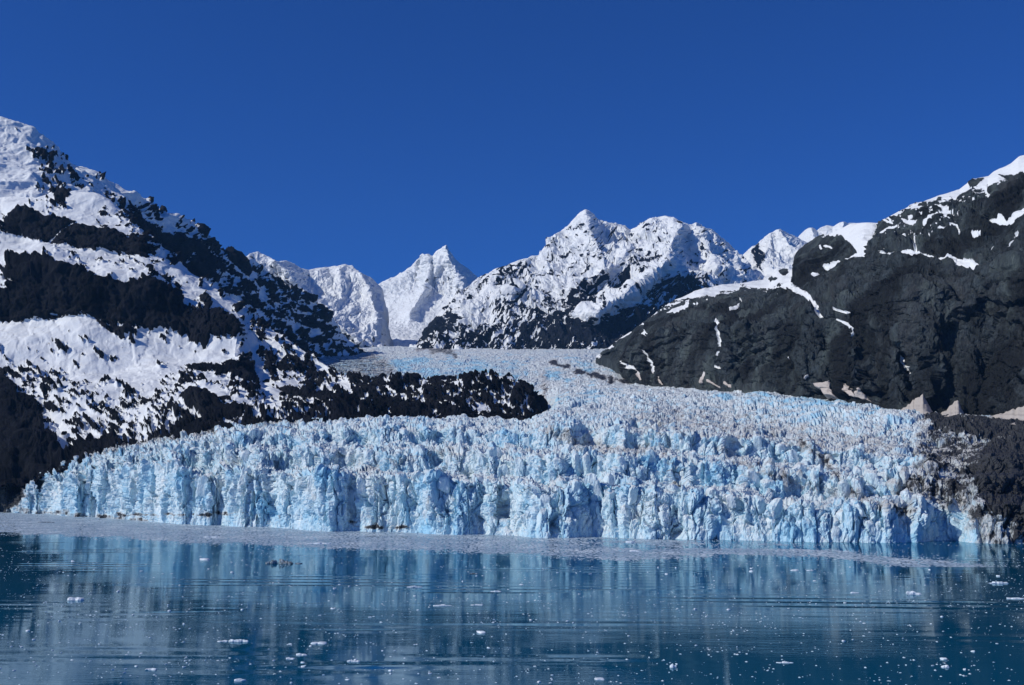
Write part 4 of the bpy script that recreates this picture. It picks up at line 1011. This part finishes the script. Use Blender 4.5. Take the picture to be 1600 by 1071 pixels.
def build_floes():
    rs = np.random.RandomState(77)
    m, nt, b = mat_new("floating_ice")
    n = noise_node(nt, 1 / 1.2, 4, 0.6)
    nt.links.new(mixc(nt, mapr(nt, n, .3, .7), (0.62, 0.74, 0.82), (0.86, 0.88, 0.9)), b.inputs["Base Color"])
    b.inputs["Roughness"].default_value = 0.4
    bump(nt, b, n, 0.25)
    md, nt, b = mat_new("dirty_ice")
    n = noise_node(nt, 1 / 1.1, 5, 0.7)
    nt.links.new(mixc(nt, mapr(nt, n, .42, .62), (0.035, 0.045, 0.05), (0.42, 0.52, 0.58)), b.inputs["Base Color"])
    b.inputs["Roughness"].default_value = 0.4
    bump(nt, b, n, 0.4)
    protos = []
    for k in range(14):
        P = polytope(rs, IV2, rs.randint(6, 11), (1, rs.uniform(.6, 1), rs.uniform(.35, .7)), 0.15, 0)
        me = raw_mesh("ice_floe", P, None, IF2, smooth=False); me.materials.append(m); protos.append(me)
    def lump(name, x, y, wpx, hpx, n, mat, label, cat, long=False, group=None):
        X, Y = ground(x, y); k = Y / F
        W, H = wpx * k, hpx * k
        V = []; Fc = []; off = 0
        for q in range(n):
            u = (q + .5) / n - .5 + rs.uniform(-.08, .08)
            rr = (1 - (2 * abs(u)) ** 2) * .6 + .4
            V0, F0 = (IV3, IF3) if wpx > 18 else (IV2, IF2)
            P = polytope(rs, V0, 9, (1, 1, .8), .22, .1)
            P = P * np.array([W / n * (.95 if long else .9), W / n * (.5 if long else .9), H * rr * rs.uniform(.6, 1.0)])
            P += np.array([u * W, rs.uniform(-.2, .2) * W / n, H * .05]); V.append(P); Fc.append(F0 + off); off += len(P)
        o = link(name, raw_mesh(name, np.concatenate(V), None, np.concatenate(Fc), smooth=False), mat)
        o.location = (X, Y, 0)
        tag(o, label, cat, group)
    lump("iceberg", 438, 881, 40, 8, 7, md, "dark dirty iceberg sitting in the reflection left of centre", "iceberg")
    lump("ice_floe", 466, 881, 7, 2.4, 1, md, "tiny dark ice lump just right of the dirty iceberg", "ice floe")
    lump("ice_floe", 1427, 929, 17, 6, 3, m, "bright white chunk of ice with two humps on the right water", "ice floe")
    lump("ice_floe", 367, 1003, 42, 4.5, 8, m, "long thin white row of joined ice lumps at lower left", "ice floe", True)
    lump("ice_floe", 118, 938, 24, 6, 4, m, "spiky pale ice cluster on the dark water at far left", "ice floe")
    lump("ice_floe", 1561, 912, 24, 4, 4, m, "broad flat white floe beside the right picture edge", "ice floe", True)
    lump("ice_floe", 1586, 936, 20, 2.6, 4, m, "thin low floe close below the broad flat one at right", "ice floe", True)
    lump("ice_floe", 497, 1006, 17, 4, 2, m, "diamond shaped yellowish white floe right of the long ice row", "ice floe")
    lump("ice_floe", 453, 1030, 9, 4, 2, m, "round white floe below the diamond shaped floe", "ice floe")
    lump("ice_floe", 470, 1024, 11, 4, 2, m, "knobbly white floe touching distance from the round white one", "ice floe")
    lump("ice_floe", 375, 1064, 14, 5, 2, m, "rounded grey white floe at the bottom edge, left of centre", "ice floe")
    lump("ice_floe", 236, 1047, 15, 4, 3, m, "triple humped white floe on the dark reflection at lower left", "ice floe")
    lump("ice_floe", 552, 1034, 17, 3.2, 4, m, "low broken white floe alone on plain blue water below centre", "ice floe", True)
    lump("ice_floe", 691, 947, 22, 3, 4, m, "longest white sliver under the glacier reflection near the middle", "ice floe", True)
    lump("ice_floe", 745, 946, 14, 2.6, 3, m, "short white sliver right of the longest sliver", "ice floe", True)
    lump("ice_floe", 647, 918, 20, 2.4, 4, m, "thin tapering ice sliver above the longest sliver", "ice floe", True)
    lump("ice_floe", 775, 925, 14, 2.4, 3, m, "small flat ice raft right of the thin tapering sliver", "ice floe", True)
    lump("ice_floe", 740, 897, 10, 2.8, 2, md, "small brown stained ice lump below the brash edge", "ice floe")
    lump("ice_floe", 752, 989, 8, 3.4, 1, m, "compact white floe in the open blue right of centre", "ice floe")
    lump("ice_floe", 991, 862, 12, 4.2, 2, m, "bright white ice block on the brash before the blue cliff", "ice floe")
    lump("ice_floe", 985, 848, 8, 3.6, 1, m, "small white ice block right at the foot of the blue cliff", "ice floe")
    lump("ice_floe", 320, 875, 9, 4.5, 1, m, "squat bright floe between the dirty iceberg and left shore", "ice floe")
    lump("ice_floe", 1477, 1043, 10, 5, 2, m, "jagged white floe low on the right", "ice floe")
    lump("ice_floe", 1476, 1031, 7, 3.6, 1, m, "round white floe just above the jagged one", "ice floe")
    lump("ice_floe", 1052, 1043, 8, 6, 2, m, "upright grey white ice stump near the lower middle right", "ice floe")
    lump("ice_floe", 937, 1062, 10, 3.4, 1, m, "oval white floe at the bottom edge right of centre", "ice floe")
    lump("ice_floe", 500, 850, 30, 2.4, 5, m, "row of low white blocks on the brash edge left of centre", "ice floe", True)
    lump("ice_floe", 330, 840, 26, 2.2, 5, m, "thin line of pale blocks lying on the left brash", "ice floe", True)
    lump("ice_floe", 72, 817, 22, 2.4, 4, md, "flat dark stained floe on the brash at far left", "ice floe", True)
    lump("ice_floe", 1242, 892, 11, 2.6, 2, m, "white flat floe left of the hollow between two reflections", "ice floe", True)
    lump("ice_floe", 1265, 892, 9, 2.2, 2, m, "white flat floe, right one of a close pair", "ice floe", True)
    lump("ice_floe", 1335, 927, 10, 2.6, 2, m, "flat pale floe left of the bright two humped chunk", "ice floe", True)
    lump("ice_floe", 1227, 1036, 20, 2.4, 4, m, "long low floe on the rippled water at lower right", "ice floe", True)
    # the rest: single chips, alike within each stretch of water
    zones = (("small white chip on the dark water in the lower left corner", -10, 300, 960, 1068, 62), ("small white chip on the plain blue water at the bottom middle", 300, 900, 985, 1068, 48),
             ("small white chip among the ripples at the lower right", 900, 1610, 985, 1068, 45), ("small white chip on the left reflection below the brash", -10, 430, 868, 958, 30),
             ("small white chip on the middle glacier reflection", 480, 1000, 884, 975, 34), ("small white chip on the right glacier reflection", 1010, 1610, 884, 980, 36))
    for label, xa, xb, ya, yb, cnt in zones:
        for _ in range(cnt):
            x, y = rs.uniform(xa, xb), rs.uniform(ya, yb)
            X, Y = ground(x, y); k = Y / F
            wpx = rs.uniform(1.6, 3.0) if rs.rand() < .8 else rs.uniform(3, 4.8)
            o = bpy.data.objects.new("ice_floe", protos[rs.randint(len(protos))]); sc.collection.objects.link(o)
            W = wpx * k * .82
            o.location = (X, Y, W * .08); o.scale = (W, W * rs.uniform(.6, 1), W * rs.uniform(.55, .9)); o.rotation_euler = (0, 0, rs.uniform(0, 6.28))
            tag(o, label, "ice floe", "small ice chips drifting on the bay")
build_floes()
print("done", round(time.time() - T0, 1))
